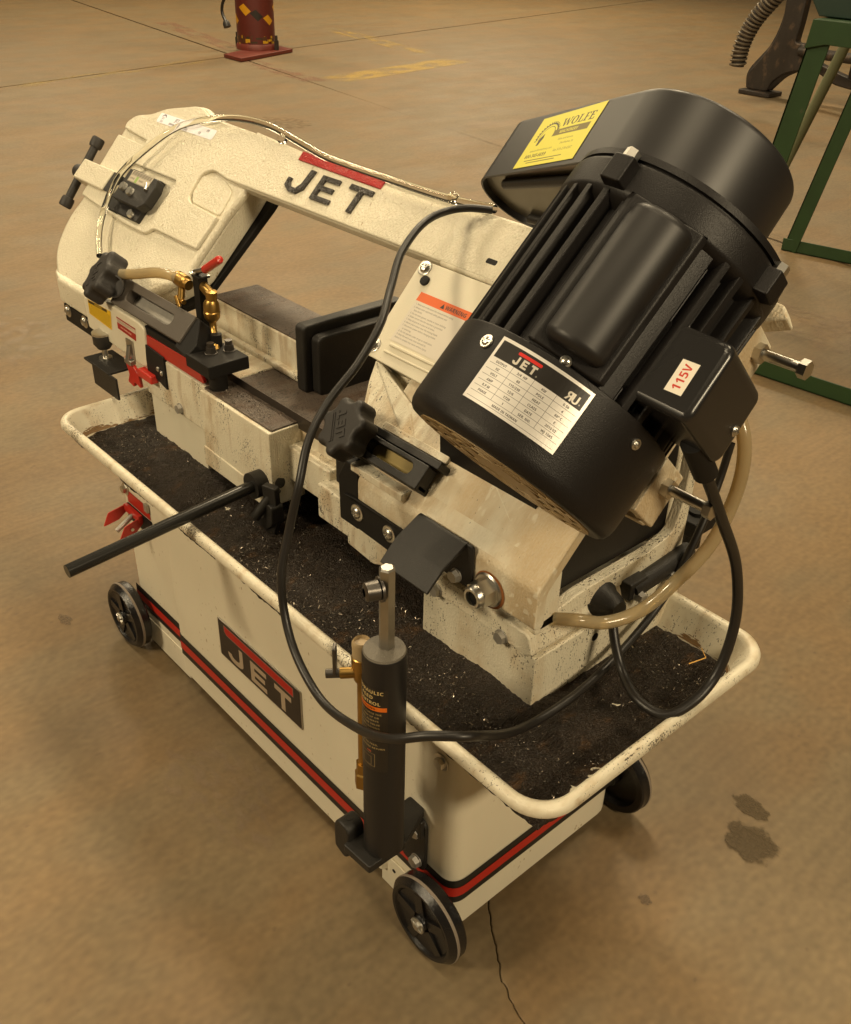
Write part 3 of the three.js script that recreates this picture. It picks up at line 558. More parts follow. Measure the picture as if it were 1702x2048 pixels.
  part('tension_handle', [rod(armPoint(-1.455, 0.713, 0.33), armPoint(-1.5, 0.713, 0.33), 0.0165, 0.0155, 24),
    ...[0, 1].map((k) => { const a = k * Math.PI + Math.PI / 2 - 0.12, cv = Math.cos(a), cn = Math.sin(a), p = (r) => armPoint(-1.486, 0.713 + cn * r, 0.33 + cv * r); return [rod(p(0.01), p(0.062), 0.009, 0.0085), turned([[0, 0], [0.012, 0.001], [0.0135, 0.006], [0.0135, 0.02], [0.0115, 0.023], [0, 0.0235]], p(0.058), p(1).sub(p(0)), 24)]; }).flat()], M.plastic, ten);
  // tension gauge
  const ga = part('gauge_block', [A(rect(-1.292, 0.665, -1.165, 0.757), 0.336, 0.3465, 0.001, 0.002), A([[-1.258, 0.685], [-1.155, 0.685], [-1.14, 0.698], [-1.14, 0.735], [-1.15, 0.751], [-1.245, 0.753]], 0.3465, 0.366, 0.0015, 0.003)], M.dusty);
  for (const [u, v, n] of [[-1.19, 0.674, 0.3465], [-1.203, 0.708, 0.366], [-1.234, 0.712, 0.366]]) part('bolt', hexBolt(armPoint(u, v, n), NDIR, 0.0085, 0.006, 1.0), M.zinc, ga);
  part('pointer', [arm(rod(V(-1.172, 0.735, 0.3665), V(-1.158, 0.722, 0.3685), 0.0035))], M.zinc, ga);
  part('gauge_plate', armUV(-1.24, 0.7265, -1.16, 0.7505, 0.3667), label(canvasTex(420, 150, (c, w, h) => {
    c.fillStyle = '#bdb3a0'; c.fillRect(0, 0, w, h); c.fillStyle = '#3c352c'; for (let i = 0; i < 3; i++) c.fillRect(14, 10 + i * 15, w - 30, 8);
    c.fillStyle = '#8fae5c'; c.fillRect(130, 62, 46, 80); c.fillStyle = '#4a4238'; c.font = 'bold 30px sans-serif'; c.fillText('LOOSE', 16, 112); c.fillText('TIGHT', 200, 112); c.strokeStyle = '#3c352c'; c.lineWidth = 4; c.strokeRect(6, 58, w - 12, 86);
  })), ga, 'small printed gauge plate', true);
  // identification sticker on the head
  part('maker_sticker', armUV(-1.316, 0.8655, -1.103, 0.888, 0.3457), label(canvasTex(1024, 112, (c, w, h) => {
    c.clearRect(0, 0, w, h); c.fillStyle = '#f0eef6'; c.beginPath(); c.roundRect(2, 2, w - 4, h - 4, 26); c.fill();
    c.fillStyle = '#4b4258'; c.beginPath(); c.arc(95, 46, 38, Math.PI * 1.05, Math.PI * 1.95); c.fill(); c.fillStyle = '#f0eef6'; c.beginPath(); c.arc(95, 54, 32, 0, TAU); c.fill();
    c.fillStyle = '#6b6470'; c.font = 'bold 30px sans-serif'; c.fillText('JET', 68, 66); c.fillText('ISO', 66, 100); c.fillStyle = '#3c3540'; c.font = 'bold 50px sans-serif'; c.fillText('JET', 300, 54); c.font = 'bold 40px sans-serif'; c.fillText('www.jettools.com', 230, 100); c.fillText('09', 870, 48); c.fillText('10', 760, 94);
  }), { transparent: true, alphaTest: 0.5 }), frame, 'white round-ended sticker', true);
  // raised emblem on the beam
  const em = part('emblem_bar', A([[-0.837, 0.882], [-0.615, 0.878], [-0.613, 0.8945], [-0.838, 0.899]], 0.345, 0.3482, 0.001, 0.001), std({ color: new THREE.Color().setRGB(0.42, 0.02, 0.02), roughness: 0.3, bumpMap: peelBump, bumpScale: 0.0016 }), frame, 'red bar of the raised emblem');
  const glossLetter = std({ color: new THREE.Color().setRGB(0.045, 0.04, 0.036), roughness: 0.2, bumpMap: peelBump, bumpScale: 0.0016 });
  const J = [[-0.775, 0.872], [-0.787, 0.872], [-0.79, 0.843], [-0.798, 0.833], [-0.813, 0.833], [-0.821, 0.842], [-0.821, 0.848], [-0.831, 0.848], [-0.829, 0.832], [-0.812, 0.8235], [-0.792, 0.8235], [-0.779, 0.835]];
  const E3 = [[-0.752, 0.870], [-0.705, 0.870], [-0.705, 0.8615], [-0.741, 0.8615], [-0.741, 0.852], [-0.709, 0.852], [-0.709, 0.8435], [-0.741, 0.8435], [-0.741, 0.833], [-0.702, 0.833], [-0.702, 0.8245], [-0.752, 0.8245]];
  const T = [[-0.678, 0.8715], [-0.621, 0.8705], [-0.621, 0.8615], [-0.642, 0.862], [-0.643, 0.8245], [-0.654, 0.8245], [-0.653, 0.862], [-0.678, 0.8625]];
  [J, E3, T].forEach((p) => part('emblem_letter', arm(ext(shapeOf(p), 0.345, 0.3495, 0.0006)), glossLetter, frame, 'raised black emblem letter'));
}
// drive end of the head: wheel cover, gear housing, vertical apron
{
  const yz = (pts, x0, x1, b = 0.003, r = 0.008) => ext(roundShape(pts.map(([z, y]) => [-z, y]), r), x0, x1, b).rotateY(Math.PI / 2);
  const drive = part('drive_housing', [
    arm(ext(roundShape([[-0.44, 0.897], [-0.436, 0.80], [-0.2, 0.78], [-0.05, 0.75], [-0.05, 0.897]], 0.004), 0.30, 0.322, 0.003)),
    arm(ext(roundShape([[-0.3, 0.79], [-0.22, 0.897], [-0.05, 0.897], [-0.05, 0.72], [-0.08, 0.6], [-0.1, 0.79]], 0.004), 0.318, 0.3442, 0.003)),
    A([[-0.42, 0.80], [-0.3, 0.80], [-0.2, 0.88], [-0.24, 0.897], [-0.44, 0.897]], 0.31, 0.3447, 0.004, 0.01),
    A([[-0.418, 0.6375], [-0.407, 0.605], [-0.392, 0.577], [-0.35, 0.5], [-0.2, 0.5], [-0.2, 0.598], [-0.312, 0.604], [-0.404, 0.636]], 0.26, 0.3448, 0.004, [0.004, 0.01, 0.02, 0.012, 0.002, 0.002, 0.006, 0.003]),
    A(rect(-0.432, 0.6385, -0.08, 0.79), 0.24, 0.3445, 0.002, 0.004), A(rect(-0.41, 0.55, -0.08, 0.645), 0.24, 0.312, 0.002, 0.004), A(rect(-0.345, 0.6, -0.315, 0.645), 0.3, 0.338, 0.002, 0.004),
  ], M.dirty);
  // apron: face slope turning into the vertical front
  part('apron', [A([[-0.21, 0.498], [-0.01, 0.498], [0.0155, 0.51], [0.0155, 0.5755], [-0.05, 0.62], [-0.21, 0.62]], 0.332, 0.3452, 0.003, 0.006), yz([[-0.162, 0.6495], [-0.098, 0.5865], [-0.095, 0.58], [-0.095, 0.527], [-0.108, 0.525], [-0.112, 0.532], [-0.112, 0.574], [-0.172, 0.6345]], -0.338, 0.016, 0.003, [0.003, 0.006, 0.006, 0.004, 0.004, 0.004, 0.006, 0.003]), rbox(-0.338, -0.06, 0.52, 0.575, -0.26, -0.108, 0.004),
    plate([[-0.335, 0.587], [-0.225, 0.587], [-0.225, 0.598], [-0.335, 0.601]], -0.104, -0.096, 0.001, 0.002)], M.dusted, drive);
  part('grub_hole', [A([[-0.345, 0.83], [-0.325, 0.83]].concat([[-0.325, 0.838], [-0.345, 0.838]]).map(([u, v]) => [u + 0.003, v - 0.004]), 0.3448, 0.3453, 0, 0.003)], M.dark, drive);
  // flat cover with pressed beads, two screws, hole
  const cover = part('wheel_cover', [A([[-0.446, 0.797], [-0.44, 0.637], [-0.1, 0.628], [-0.1, 0.797]], 0.3452, 0.3484, 0.0012, 0.006), A(rect(-0.405, 0.662, -0.2, 0.6665), 0.348, 0.3512, 0.0014, 0.002), A(rect(-0.408, 0.6505, -0.2, 0.654), 0.348, 0.3508, 0.0014, 0.0015)], M.panel);
  for (const [u, v] of [[-0.431, 0.786], [-0.432, 0.6535]]) part('screw', panScrew(armPoint(u, v, 0.3484), NDIR, 0.0078, 0.006), M.zinc, cover);
  part('plug', [turned([[0.0075, 0], [0.0075, 0.0035], [0.006, 0.0045], [0, 0.0045]], armPoint(-0.4165, 0.7685, 0.3484), NDIR, 20)], M.dark, cover);
  part('warning_label', armUV(-0.411, 0.671, -0.29, 0.752, 0.3489), label(canvasTex(760, 512, (c, w, h) => {
    c.fillStyle = '#d8d0c2'; c.fillRect(0, 0, w, h); c.fillStyle = '#e0600f'; c.fillRect(0, 0, w, 88);
    c.fillStyle = '#1d1712'; c.beginPath(); c.moveTo(300, 70); c.lineTo(325, 22); c.lineTo(350, 70); c.fill(); c.font = 'bold 54px sans-serif'; c.fillText('WARNING', 360, 66);
    c.fillStyle = '#5b544a'; c.font = '22px sans-serif';
    ['1. Read and understand the manual before using.', '2. Always wear approved safety glasses and', '    face shield.', '3. Do not wear gloves, necktie or loose clothing.', '4. Make certain that the machine is grounded.', '5. Keep all guards in place at all times.', '6. Never place hands near the moving blade.', '7. Disconnect power before changing blades', '    or servicing.', '8. Do not operate under drugs or medication.', '9. Keep the work area clean and well lit.', 'Failure to comply may cause serious injury.'].forEach((s, i) => c.fillText(s, 26, 124 + i * 32));
  })), cover, 'white label with an orange warning heading', true);
  // black arm bracket reaching out over the tray
  const br = part('lift_bracket', [
    yz([[-0.0948, 0.594], [-0.0948, 0.53], [-0.0905, 0.53], [-0.0905, 0.5875], [-0.054, 0.5695], [-0.0285, 0.5455], [-0.0255, 0.5485], [-0.0515, 0.574], [-0.089, 0.594]], -0.187, -0.099, 0.0008, 0.003),
    plate([[-0.12, 0.53], [-0.088, 0.53], [-0.088, 0.593], [-0.187, 0.593], [-0.187, 0.57], [-0.13, 0.565]], -0.0945, -0.0902, 0.001, 0.006)], M.dusty);
  part('bolt', hexBolt(V(-0.114, 0.539, -0.09), V(0, 0, 1), 0.009, 0.007, 1.05), M.oldSteel, br);
  // black blade-guide strip with two screws
  const st = part('guide_strip', [plate([[-0.347, 0.548], [-0.318, 0.546], [-0.318, 0.506], [-0.235, 0.503], [-0.19, 0.52], [-0.19, 0.55], [-0.32, 0.552]], -0.0946, -0.0905, 0.001, 0.003), plate([[-0.36, 0.50], [-0.318, 0.50], [-0.318, 0.60], [-0.345, 0.60], [-0.362, 0.57]], -0.15, -0.094, 0.002, 0.004)], M.dark);
  for (const x of [-0.315, -0.246]) part('screw', panScrew(V(x, 0.532, -0.0905), V(0, 0, 1), 0.0085, 0.006), M.zinc, st);
  // pivot nut
  const nut = part('pivot_washer', [turned([[0, 0], [0.023, 0], [0.023, 0.002], [0.021, 0.004], [0, 0.004]], V(-0.062, 0.5445, -0.095), V(0, 0, 1), 36)], M.zinc);
  part('rust_ring', [turned([[0.02, 0], [0.0255, 0.0006], [0.0225, 0.0012], [0, 0.0012]], V(-0.0605, 0.5445, -0.0949), V(0, 0, 1), 36)], std({ color: new THREE.Color().setRGB(0.24, 0.085, 0.02), roughness: 0.9 }), nut);
  const hx = new THREE.CylinderGeometry(0.0178, 0.0182, 0.018, 6).toNonIndexed(); hx.computeVertexNormals(); hx.rotateX(Math.PI / 2).translate(-0.062, 0.5445, -0.082);
  part('pivot_nut', [hx, turned([[0.0095, 0.0], [0.0155, 0.0], [0.0145, 0.006], [0.0125, 0.0085], [0.0095, 0.0085]], V(-0.062, 0.5445, -0.0735), V(0, 0, 1), 28)], M.zinc, nut);
  part('pivot_stud', [rod(V(-0.062, 0.5445, -0.08), V(-0.062, 0.5445, -0.0695), 0.0094)], M.dark, nut);
}
// blade guides: slotted bars with lobed knobs, guide block, coolant post
function knob(at, dir, R, turn, name = 'clamp_knob') {
  const s = new THREE.Shape(), N = 96;
  for (let i = 0; i < N; i++) {
    const a = i / N * TAU, l = Math.cos(a * 7), r = R * (0.90 + 0.1 * Math.sign(l) * Math.abs(l) ** 0.6);
    i ? s.lineTo(Math.cos(a) * r, Math.sin(a) * r) : s.moveTo(Math.cos(a) * r, Math.sin(a) * r);
  }
  const g = new THREE.ExtrudeGeometry(s, { depth: R * 0.45, bevelEnabled: true, bevelThickness: R * 0.16, bevelSize: R * 0.14, bevelOffset: -R * 0.14, bevelSegments: 4 }).translate(0, 0, R * 0.16);
  const q = new THREE.Quaternion().setFromUnitVectors(V(0, 0, 1), dir.clone().normalize()), q0 = new THREE.Quaternion().setFromAxisAngle(V(0, 0, 1), turn);
  const place = (k) => k.applyQuaternion(q0).applyQuaternion(q).translate(at.x, at.y, at.z);
  const top = R * 0.77;
  const letters = [[[0.1, -0.02], [0.1, 0.3], [-0.16, 0.3], [-0.16, 0.22]], null, null];
  const k = part(name, [place(g), place(new THREE.CylinderGeometry(R * 0.42, R * 0.5, R * 0.5, 28).rotateX(Math.PI / 2).translate(0, 0, -R * 0.2))], M.plastic);
  const bar = (x0, x1, y0, y1) => place(new THREE.BoxGeometry((x1 - x0) * R, (y1 - y0) * R, R * 0.05).translate((x0 + x1) / 2 * R, (y0 + y1) / 2 * R, top));
  part('moulded_letters', [bar(-0.5, 0.5, 0.3, 0.4), bar(-0.5, 0.5, 0.22, 0.26), bar(-0.3, -0.22, -0.25, 0.12), bar(-0.48, -0.3, -0.25, -0.17), bar(-0.48, -0.41, -0.17, -0.05), bar(-0.12, -0.04, -0.25, 0.12), bar(-0.04, 0.12, 0.04, 0.12), bar(-0.04, 0.1, -0.1, -0.03), bar(-0.04, 0.12, -0.25, -0.17), bar(0.2, 0.5, 0.04, 0.12), bar(0.31, 0.39, -0.25, 0.04)], M.plastic, k);
  return k;
}
function slotBar(u0, v0, u1, v1, n0, n1, slot, mat) {
  const s = roundShape(rect(u0, v0, u1, v1), 0.003), [a, b, r, vm] = slot, h = new THREE.Path();
  h.absarc(b, vm, r, -Math.PI / 2, Math.PI / 2, false); h.absarc(a, vm, r, Math.PI / 2, Math.PI * 1.5, false); h.closePath();
  s.holes.push(h);
  return part('guide_bar', [arm(ext(s, n0, n1, 0.0015, 8)), A(rect(u0, v0 - 0.0005, u1, v0 + 0.010), n0 - 0.012, n1 - 0.004, 0.0015)], mat);
}
{
  const g1 = slotBar(-1.045, 0.509, -0.80, 0.561, 0.348, 0.37, [-1.0, -0.86, 0.0105, 0.535], std({ color: new THREE.Color().setRGB(0.085, 0.072, 0.06), roughness: 0.5, bumpMap: fineBump, bumpScale: 0.0003 }));
  part('bar_back', [A(rect(-1.03, 0.516, -0.82, 0.554), 0.339, 0.349, 0.001)], M.oldSteel, g1, 'bright bar seen through the slot');
  knob(armPoint(-1.062, 0.540, 0.372), V(-0.25, 0.66, 0.70), 0.049, 2.3);
  part('knob_bore', [turned([[0.0195, -0.004], [0.0205, 0.001], [0.018, 0.002], [0.0165, -0.006], [0, -0.006]], armPoint(-1.022, 0.534, 0.392), V(0.45, 0.35, 0.85), 28)], M.plastic, saw.children[saw.children.length - 1]);
  // block with two bolts, arm to the post
  const gb = part('guide_block', [rbox(-0.77, -0.697, 0.592, 0.6145, -0.168, -0.0925, 0.002), rbox(-0.785, -0.745, 0.575, 0.6, -0.165, -0.125, 0.003), rod(V(-0.715, 0.565, -0.118), V(-0.715, 0.592, -0.118), 0.0155)], M.dark);
  for (const [x, z] of [[-0.744, -0.126], [-0.7365, -0.1555]]) { const b = V(x, 0.6145, z); part('bolt', [hexBolt(b, V(0, 1, 0), 0.0092, 0.009, 1.2), rod(b.clone().add(V(0, 0.01, 0)), b.clone().add(V(0, 0.018, 0)), 0.0062)], M.darkSteel, gb); }
  part('guide_arm', [A([[-0.81, 0.50], [-0.81, 0.56], [-0.79, 0.56], [-0.76, 0.52], [-0.765, 0.495]], 0.33, 0.366, 0.002), rod(V(-0.765, 0.61, -0.15), V(-0.765, 0.635, -0.15), 0.009)], M.dark, gb);
  const post = part('coolant_post', [rbox(-0.83, -0.811, 0.59, 0.7145, -0.170, -0.152, 0.0015), rbox(-0.831, -0.807, 0.714, 0.718, -0.173, -0.151, 0.001)], M.dark);
  part('post_screw', [panScrew(V(-0.832, 0.7185, -0.158), V(0, 1, 0), 0.006, 0.005), rod(V(-0.807, 0.7182, -0.17), V(-0.807, 0.719, -0.17), 0.003)], M.zinc, post);
  const P = (x, y, z = -0.155) => V(x, y, z);
  const valve = part('valve', [turned([[0, 0], [0.011, 0], [0.012, 0.004], [0.0105, 0.006], [0.0125, 0.01], [0.0125, 0.024], [0.009, 0.027], [0.009, 0.035], [0, 0.035]], P(-0.872, 0.7035, -0.146), V(1, -0.18, -0.1), 24), rod(P(-0.855, 0.699, -0.146), P(-0.85, 0.672, -0.138), 0.006), rod(P(-0.862, 0.672, -0.138), P(-0.84, 0.67, -0.138), 0.0042), rod(P(-0.856, 0.678, -0.132), P(-0.846, 0.662, -0.132), 0.0036),
    rod(P(-0.815, 0.701, -0.162), P(-0.782, 0.696, -0.157), 0.0085), turned([[0, -0.008], [0.0085, -0.008], [0.0095, 0], [0.0095, 0.01], [0, 0.012]], P(-0.781, 0.692, -0.157), V(0.1, 1, 0), 20)], M.brass);
  part('nozzle_nut', [turned([[0, 0], [0.0085, 0], [0.0125, -0.006], [0.0135, -0.018], [0.0125, -0.019], [0.0138, -0.021], [0.0128, -0.031], [0.0085, -0.037], [0, -0.037]], P(-0.782, 0.688, -0.156), V(0.03, 1, 0), 24)], M.brass, valve);
  part('nozzle_tube', tube([P(-0.783, 0.655, -0.156), P(-0.781, 0.64, -0.155), P(-0.766, 0.622, -0.148), P(-0.752, 0.606, -0.142), P(-0.746, 0.59, -0.14)], 0.0056, 40), M.brass, valve);
  part('lever', [rod(P(-0.832, 0.72, -0.158), P(-0.79, 0.736, -0.158), 0.0045, 0.0045, 12)], M.steel, valve);
  part('lever_grip', [rod(P(-0.795, 0.734, -0.158), P(-0.748, 0.762, -0.158), 0.0068), turned([[0.0068, 0], [0.0055, 0.004], [0, 0.006]], P(-0.748, 0.762, -0.158), V(0.047, 0.028, 0), 16)], M.redVinyl, valve);
  // right-hand guide with its knob
  const g2 = slotBar(-0.345, 0.506, -0.202, 0.541, 0.35, 0.372, [-0.31, -0.2335, 0.0088, 0.5255], M.dusty);
  part('bar_back', [A(rect(-0.34, 0.508, -0.215, 0.539), 0.343, 0.351, 0.001)], std({ color: new THREE.Color().setRGB(0.4, 0.3, 0.1), roughness: 0.5 }), g2, 'cream casting seen through the slot');
  part('bar_rail', [A(rect(-0.345, 0.5425, -0.19, 0.553), 0.346, 0.3695, 0.0012)], M.dusty, g2);
  part('machined_ledge', [A(rect(-0.33, 0.5555, -0.2, 0.566), 0.344, 0.3505, 0.001), rbox(-0.333, -0.226, 0.5905, 0.601, -0.112, -0.0935, 0.0015)], M.dirty, g2, 'worn machined ledge beside the guide bar');
  knob(armPoint(-0.338, 0.528, 0.374), V(-0.12, 0.66, 0.74), 0.0435, 2.25);
  part('guide_post', [rod(armPoint(-0.34, 0.527, 0.33), armPoint(-0.338, 0.528, 0.385), 0.017), rbox(-0.39, -0.345, 0.54, 0.60, -0.16, -0.11, 0.003)], M.dusty, g2);
}
//#MOTOR
// ---------------------------------------------------------------- motor, belt guard, mount
const MOT = new THREE.Matrix4().multiplyMatrices(ARM, new THREE.Matrix4().makeTranslation(0.006, 0.556, 0.515).multiply(new THREE.Matrix4().makeRotationZ(-0.052)));   // y runs along the shaft
const mo = (g) => g.applyMatrix4(MOT);
const lat = (pr, seg = 72) => mo(new THREE.LatheGeometry(pr.map(([r, h]) => new THREE.Vector2(Math.max(r, 1e-4), h)), seg));
const mp = (deg, r, y) => V(Math.cos(deg * Math.PI / 180) * r, y, Math.sin(deg * Math.PI / 180) * r).applyMatrix4(MOT);
const md = (deg) => mp(deg, 1, 0).sub(mp(deg, 0, 0));
{
  // ribbed body: one closed outline pulled along the shaft
  const rib = new THREE.Shape();
  const ribs = [-70, -52, -34, -16, 2, 17, 27.5, 93, 104, 115, 126, 137, 148, 160, 176, 194, 212, 230, 248, 266];
  const N = 720;
  for (let i = 0; i < N; i++) {
    const deg = i / N * 360, d = Math.min(...ribs.map((a) => Math.abs(((deg - a + 540) % 360) - 180))) / 180 * Math.PI * 0.115;
    const flat = smooth(31, 34, deg) * (1 - smooth(83, 86, deg));
    const r = Math.max(0.107 + 0.0145 * (1 - smooth(0.0034, 0.0062, d)), 0.107 + 0.0105 * flat);
    const a = deg * Math.PI / 180;
    i ? rib.lineTo(Math.cos(a) * r, -Math.sin(a) * r) : rib.moveTo(Math.cos(a) * r, -Math.sin(a) * r);
  }
  const ribG = (y0, y1) => mo(ext(rib, y0, y1, 0.001).rotateX(-Math.PI / 2));
  const motor = part('motor', [ribG(0.1, 0.268), lat([[0.105, 0.255], [0.117, 0.262], [0.1215, 0.268], [0.1225, 0.272], [0.1225, 0.296], [0.1215, 0.299], [0.1175, 0.2995], [0.1175, 0.3025], [0.121, 0.303], [0.1205, 0.31], [0, 0.31]])], M.motor);
  // pressed fan cover with vent slots in its face
  part('fan_cover', [lat([[0.1216, 0.107], [0.1226, 0.1055], [0.1226, 0.021], [0.1215, 0.0135], [0.119, 0.008], [0.115, 0.0048], [0.110, 0.0038], [0.1035, 0.0038], [0.1035, 0.0058]], 96), lat([[0.119, 0.107], [0.119, 0.02]], 96)], M.motor, motor);
  const face = new THREE.Shape().absarc(0, 0, 0.1045, 0, TAU, false);
  for (const [r, n] of [[0.05, 8], [0.069, 12], [0.091, 16]]) for (let i = 0; i < n; i++) {
    const c = i / n * TAU + r * 16, q = TAU / n * 0.32, h = new THREE.Path();
    h.absarc(0, 0, r + 0.0065, c - q, c + q, false); h.absarc(0, 0, r - 0.0065, c + q, c - q, true); h.closePath();
    face.holes.push(h);
  }
  part('vent_grille', [mo(ext(face, 0.0028, 0.0042, 0, 10).rotateX(-Math.PI / 2))], std({ color: new THREE.Color().setRGB(0.34, 0.235, 0.105), roughness: 0.55 }), motor, 'worn dusty vent grille of the fan cover');
  // capacitor cover on its pad
  const cs = new THREE.Shape();
  for (let i = 0; i <= 24; i++) { const a = i / 24 * Math.PI, x = Math.cos(a) * 0.0325, z = Math.sin(a) ** 0.8 * 0.030; i ? cs.lineTo(x, z) : cs.moveTo(x, z); }
  part('capacitor_cover', [placeOnMotor(ext(cs, -0.074, 0.074, 0.01, 8), 61, 0.113, 0.192)], M.gloss, motor);
  part('capacitor_pad', [placeOnMotor(ext(roundShape([[-0.042, 0], [0.042, 0], [0.036, 0.006], [-0.036, 0.006]], 0.002), -0.081, 0.081, 0.003), 61, 0.1155, 0.19)], M.motor, motor);
  for (const [deg, y, r] of [[97.7, 0.089, 0.1226], [60.5, 0.1095, 0.1205], [12, 0.09, 0.1226]]) part('screw', panScrew(mp(deg, r, y), md(deg), deg > 90 ? 0.0048 : 0.0038, 0.004), M.zinc, motor);
  // lugs with through bolts at the drive end
  for (const deg of [90, 3, 180, 270]) {
    part('lug', [placeOnMotor(ext(roundShape([[-0.014, 0], [0.014, 0], [0.011, 0.021], [-0.011, 0.021]], 0.003), -0.0135, 0.0135, 0.002), deg, 0.115, 0.283)], M.motor, motor);
    part('through_bolt', [rod(mp(deg, 0.1265, 0.296), mp(deg, 0.1265, 0.306), 0.0078, 0.0074, 6)], M.zinc, motor);
  }
  // nameplate wrapped on the fan cover
  {
    const a0 = 90.5, a1 = 42.3, y0 = 0.0345, y1 = 0.1005, n = 24, pos = [], uv = [], r = 0.1236;
    for (let i = 0; i < n; i++) {
      const A0 = a0 + (a1 - a0) * i / n, A1 = a0 + (a1 - a0) * (i + 1) / n, p = [mp(A0, r, y0), mp(A1, r, y0), mp(A1, r, y1), mp(A0, r, y1)], u = [i / n, (i + 1) / n];
      for (const k of [0, 1, 2, 0, 2, 3]) { pos.push(...p[k].toArray()); uv.push(k === 0 || k === 3 ? u[0] : u[1], k < 2 ? 0 : 1); }
    }
    const g = new THREE.BufferGeometry();
    g.setAttribute('position', new THREE.Float32BufferAttribute(pos, 3)); g.setAttribute('uv', new THREE.Float32BufferAttribute(uv, 2)); g.computeVertexNormals();
    const drawPlate = (c, w, h, metal) => {
      c.fillStyle = metal ? '#ffffff' : '#e2ded8'; c.fillRect(0, 0, w, h);
      const ink = metal ? '#000000' : '#1c1814';
      c.fillStyle = ink; c.fillRect(34, 34, w - 68, 190);
      c.fillStyle = metal ? '#000' : '#c2221a'; c.beginPath(); c.roundRect(262, 62, 285, 34, 14); c.fill();
      c.fillStyle = metal ? '#fff' : '#cfc8bc'; jetLetters(c, 250, 108, 275, 92);
      c.save(); c.translate(905, 204); c.font = 'bold 130px sans-serif'; c.scale(-1, 1); c.fillText('R', -62, 0); c.restore(); c.font = 'bold 130px sans-serif'; c.fillText('U', 945, 204);
      c.font = '24px sans-serif'; c.fillText('®', 540, 200); c.fillText('®', 1040, 190);
      c.strokeStyle = c.fillStyle = ink; c.lineWidth = 3;
      const top = 224, rh = (h - top - 34) / 7, cols = [34, 305, 560, 820, w - 34];
      for (let i = 0; i <= 7; i++) { c.beginPath(); c.moveTo(34, top + i * rh); c.lineTo(w - 34, top + i * rh); c.stroke(); }
      for (const x of cols.slice(1, 4)) { c.beginPath(); c.moveTo(x, top); c.lineTo(x, top + 6 * rh); c.stroke(); }
      c.font = 'bold 36px sans-serif'; c.textAlign = 'center';
      [['OUTPUT', '3/4  HP', 'KW', '0.56'], ['HZ', '60', 'POLE', '4'], ['VOLT', '115/230', 'HEAT', '60° C'], ['AMP', '12/6', 'CLASS', 'E'], ['R.P.M', '1720', 'DATE', '2010 02'], ['PHASE', '1', 'SER. NO.', 'WJ 1585']].forEach((row, i) => row.forEach((t, k) => c.fillText(t, (cols[k] + cols[k + 1]) / 2, top + (i + 0.76) * rh)));
      c.fillText('MADE IN TAIWAN', w / 2 - 60, top + 6.76 * rh);
    };
    part('nameplate', g, std({ map: canvasTex(1120, 720, (c, w, h) => drawPlate(c, w, h, false)), metalnessMap: canvasTex(1120, 720, (c, w, h) => drawPlate(c, w, h, true), false), metalness: 0.5, roughness: 0.36 }), motor, 'silver printed nameplate', true);
  }
  // terminal box
  const tb = part('terminal_box', [A([[0.09, 0.672], [0.175, 0.668], [0.18, 0.676], [0.18, 0.742], [0.174, 0.75], [0.09, 0.754]], 0.474, 0.571, 0.007, 0.01), A(rect(0.08, 0.659, 0.118, 0.766), 0.48, 0.553, 0.003, 0.006)], M.boxBlack);
  part('voltage_sticker', armUV(0.142, 0.688, 0.1605, 0.7205, 0.5714), label(canvasTex(150, 270, (c, w, h) => {
    c.fillStyle = '#e4dccd'; c.fillRect(0, 0, w, h); c.fillStyle = '#c2301f'; c.translate(w / 2, h / 2); c.rotate(-Math.PI / 2); c.font = 'bold 96px sans-serif'; c.textAlign = 'center'; c.fillText('115V', 0, 35);
  })), tb, 'white sticker reading 115V in red', true);
  part('box_screw', panScrew(armPoint(0.18, 0.703, 0.487), V(1, 0, 0), 0.0038, 0.004), M.zinc, tb);
  part('cable_gland', [rod(V(0.158, 0.83, -0.122), V(0.161, 0.788, -0.15), 0.0125), rod(armPoint(0.12, 0.672, 0.50), armPoint(0.12, 0.655, 0.50), 0.014)], M.dark, tb);
  // belt guard: a teardrop shell open towards the motor
  const R1 = 0.098, C1 = [0.0, 0.515], R2 = 0.052, C2 = [-0.246, 0.456];
  const outlinePts = (off) => {
    const dx = C2[0] - C1[0], dy = C2[1] - C1[1], d = Math.hypot(dx, dy), th = Math.atan2(dy, dx), be = Math.acos((R1 - R2) / d), out = [];
    for (let i = 0; i <= 48; i++) { const a = th + be + (TAU - 2 * be) * i / 48; out.push([C1[0] + Math.cos(a) * (R1 + off), -C1[1] - Math.sin(a) * (R1 + off)]); }
    for (let i = 0; i <= 20; i++) { const a = th - be + 2 * be * i / 20; out.push([C2[0] + Math.cos(a) * (R2 + off), -C2[1] - Math.sin(a) * (R2 + off)]); }
    return out;
  };
  const un = (shape, v0, v1, b = 0) => arm(ext(shape, 0, v1 - v0, b).rotateX(-Math.PI / 2).translate(0, v0, 0));     // shape (u, -n) pulled along v
  const shell = shapeOf(outlinePts(0)); shell.holes.push(new THREE.Path(outlinePts(-0.003).map(([x, y]) => new THREE.Vector2(x, y)).reverse()));
  const guard = part('belt_guard', [un(shell, 0.868, 0.946), un(shapeOf(outlinePts(0)), 0.942, 0.952, 0.004)], M.guard);
  part('guard_plate', [un(shapeOf(outlinePts(-0.0035)), 0.876, 0.879)], std({ color: new THREE.Color().setRGB(0.12, 0.105, 0.075), roughness: 0.28, metalness: 0.6 }), guard);
  part('drive_belt', [arm(rod(V(-0.246, 0.872, 0.49), V(0.0, 0.872, 0.585), 0.0065, 0.0065, 10)), arm(rod(V(-0.246, 0.872, 0.42), V(0.0, 0.872, 0.445), 0.0065, 0.0065, 10))], M.rubber, guard);
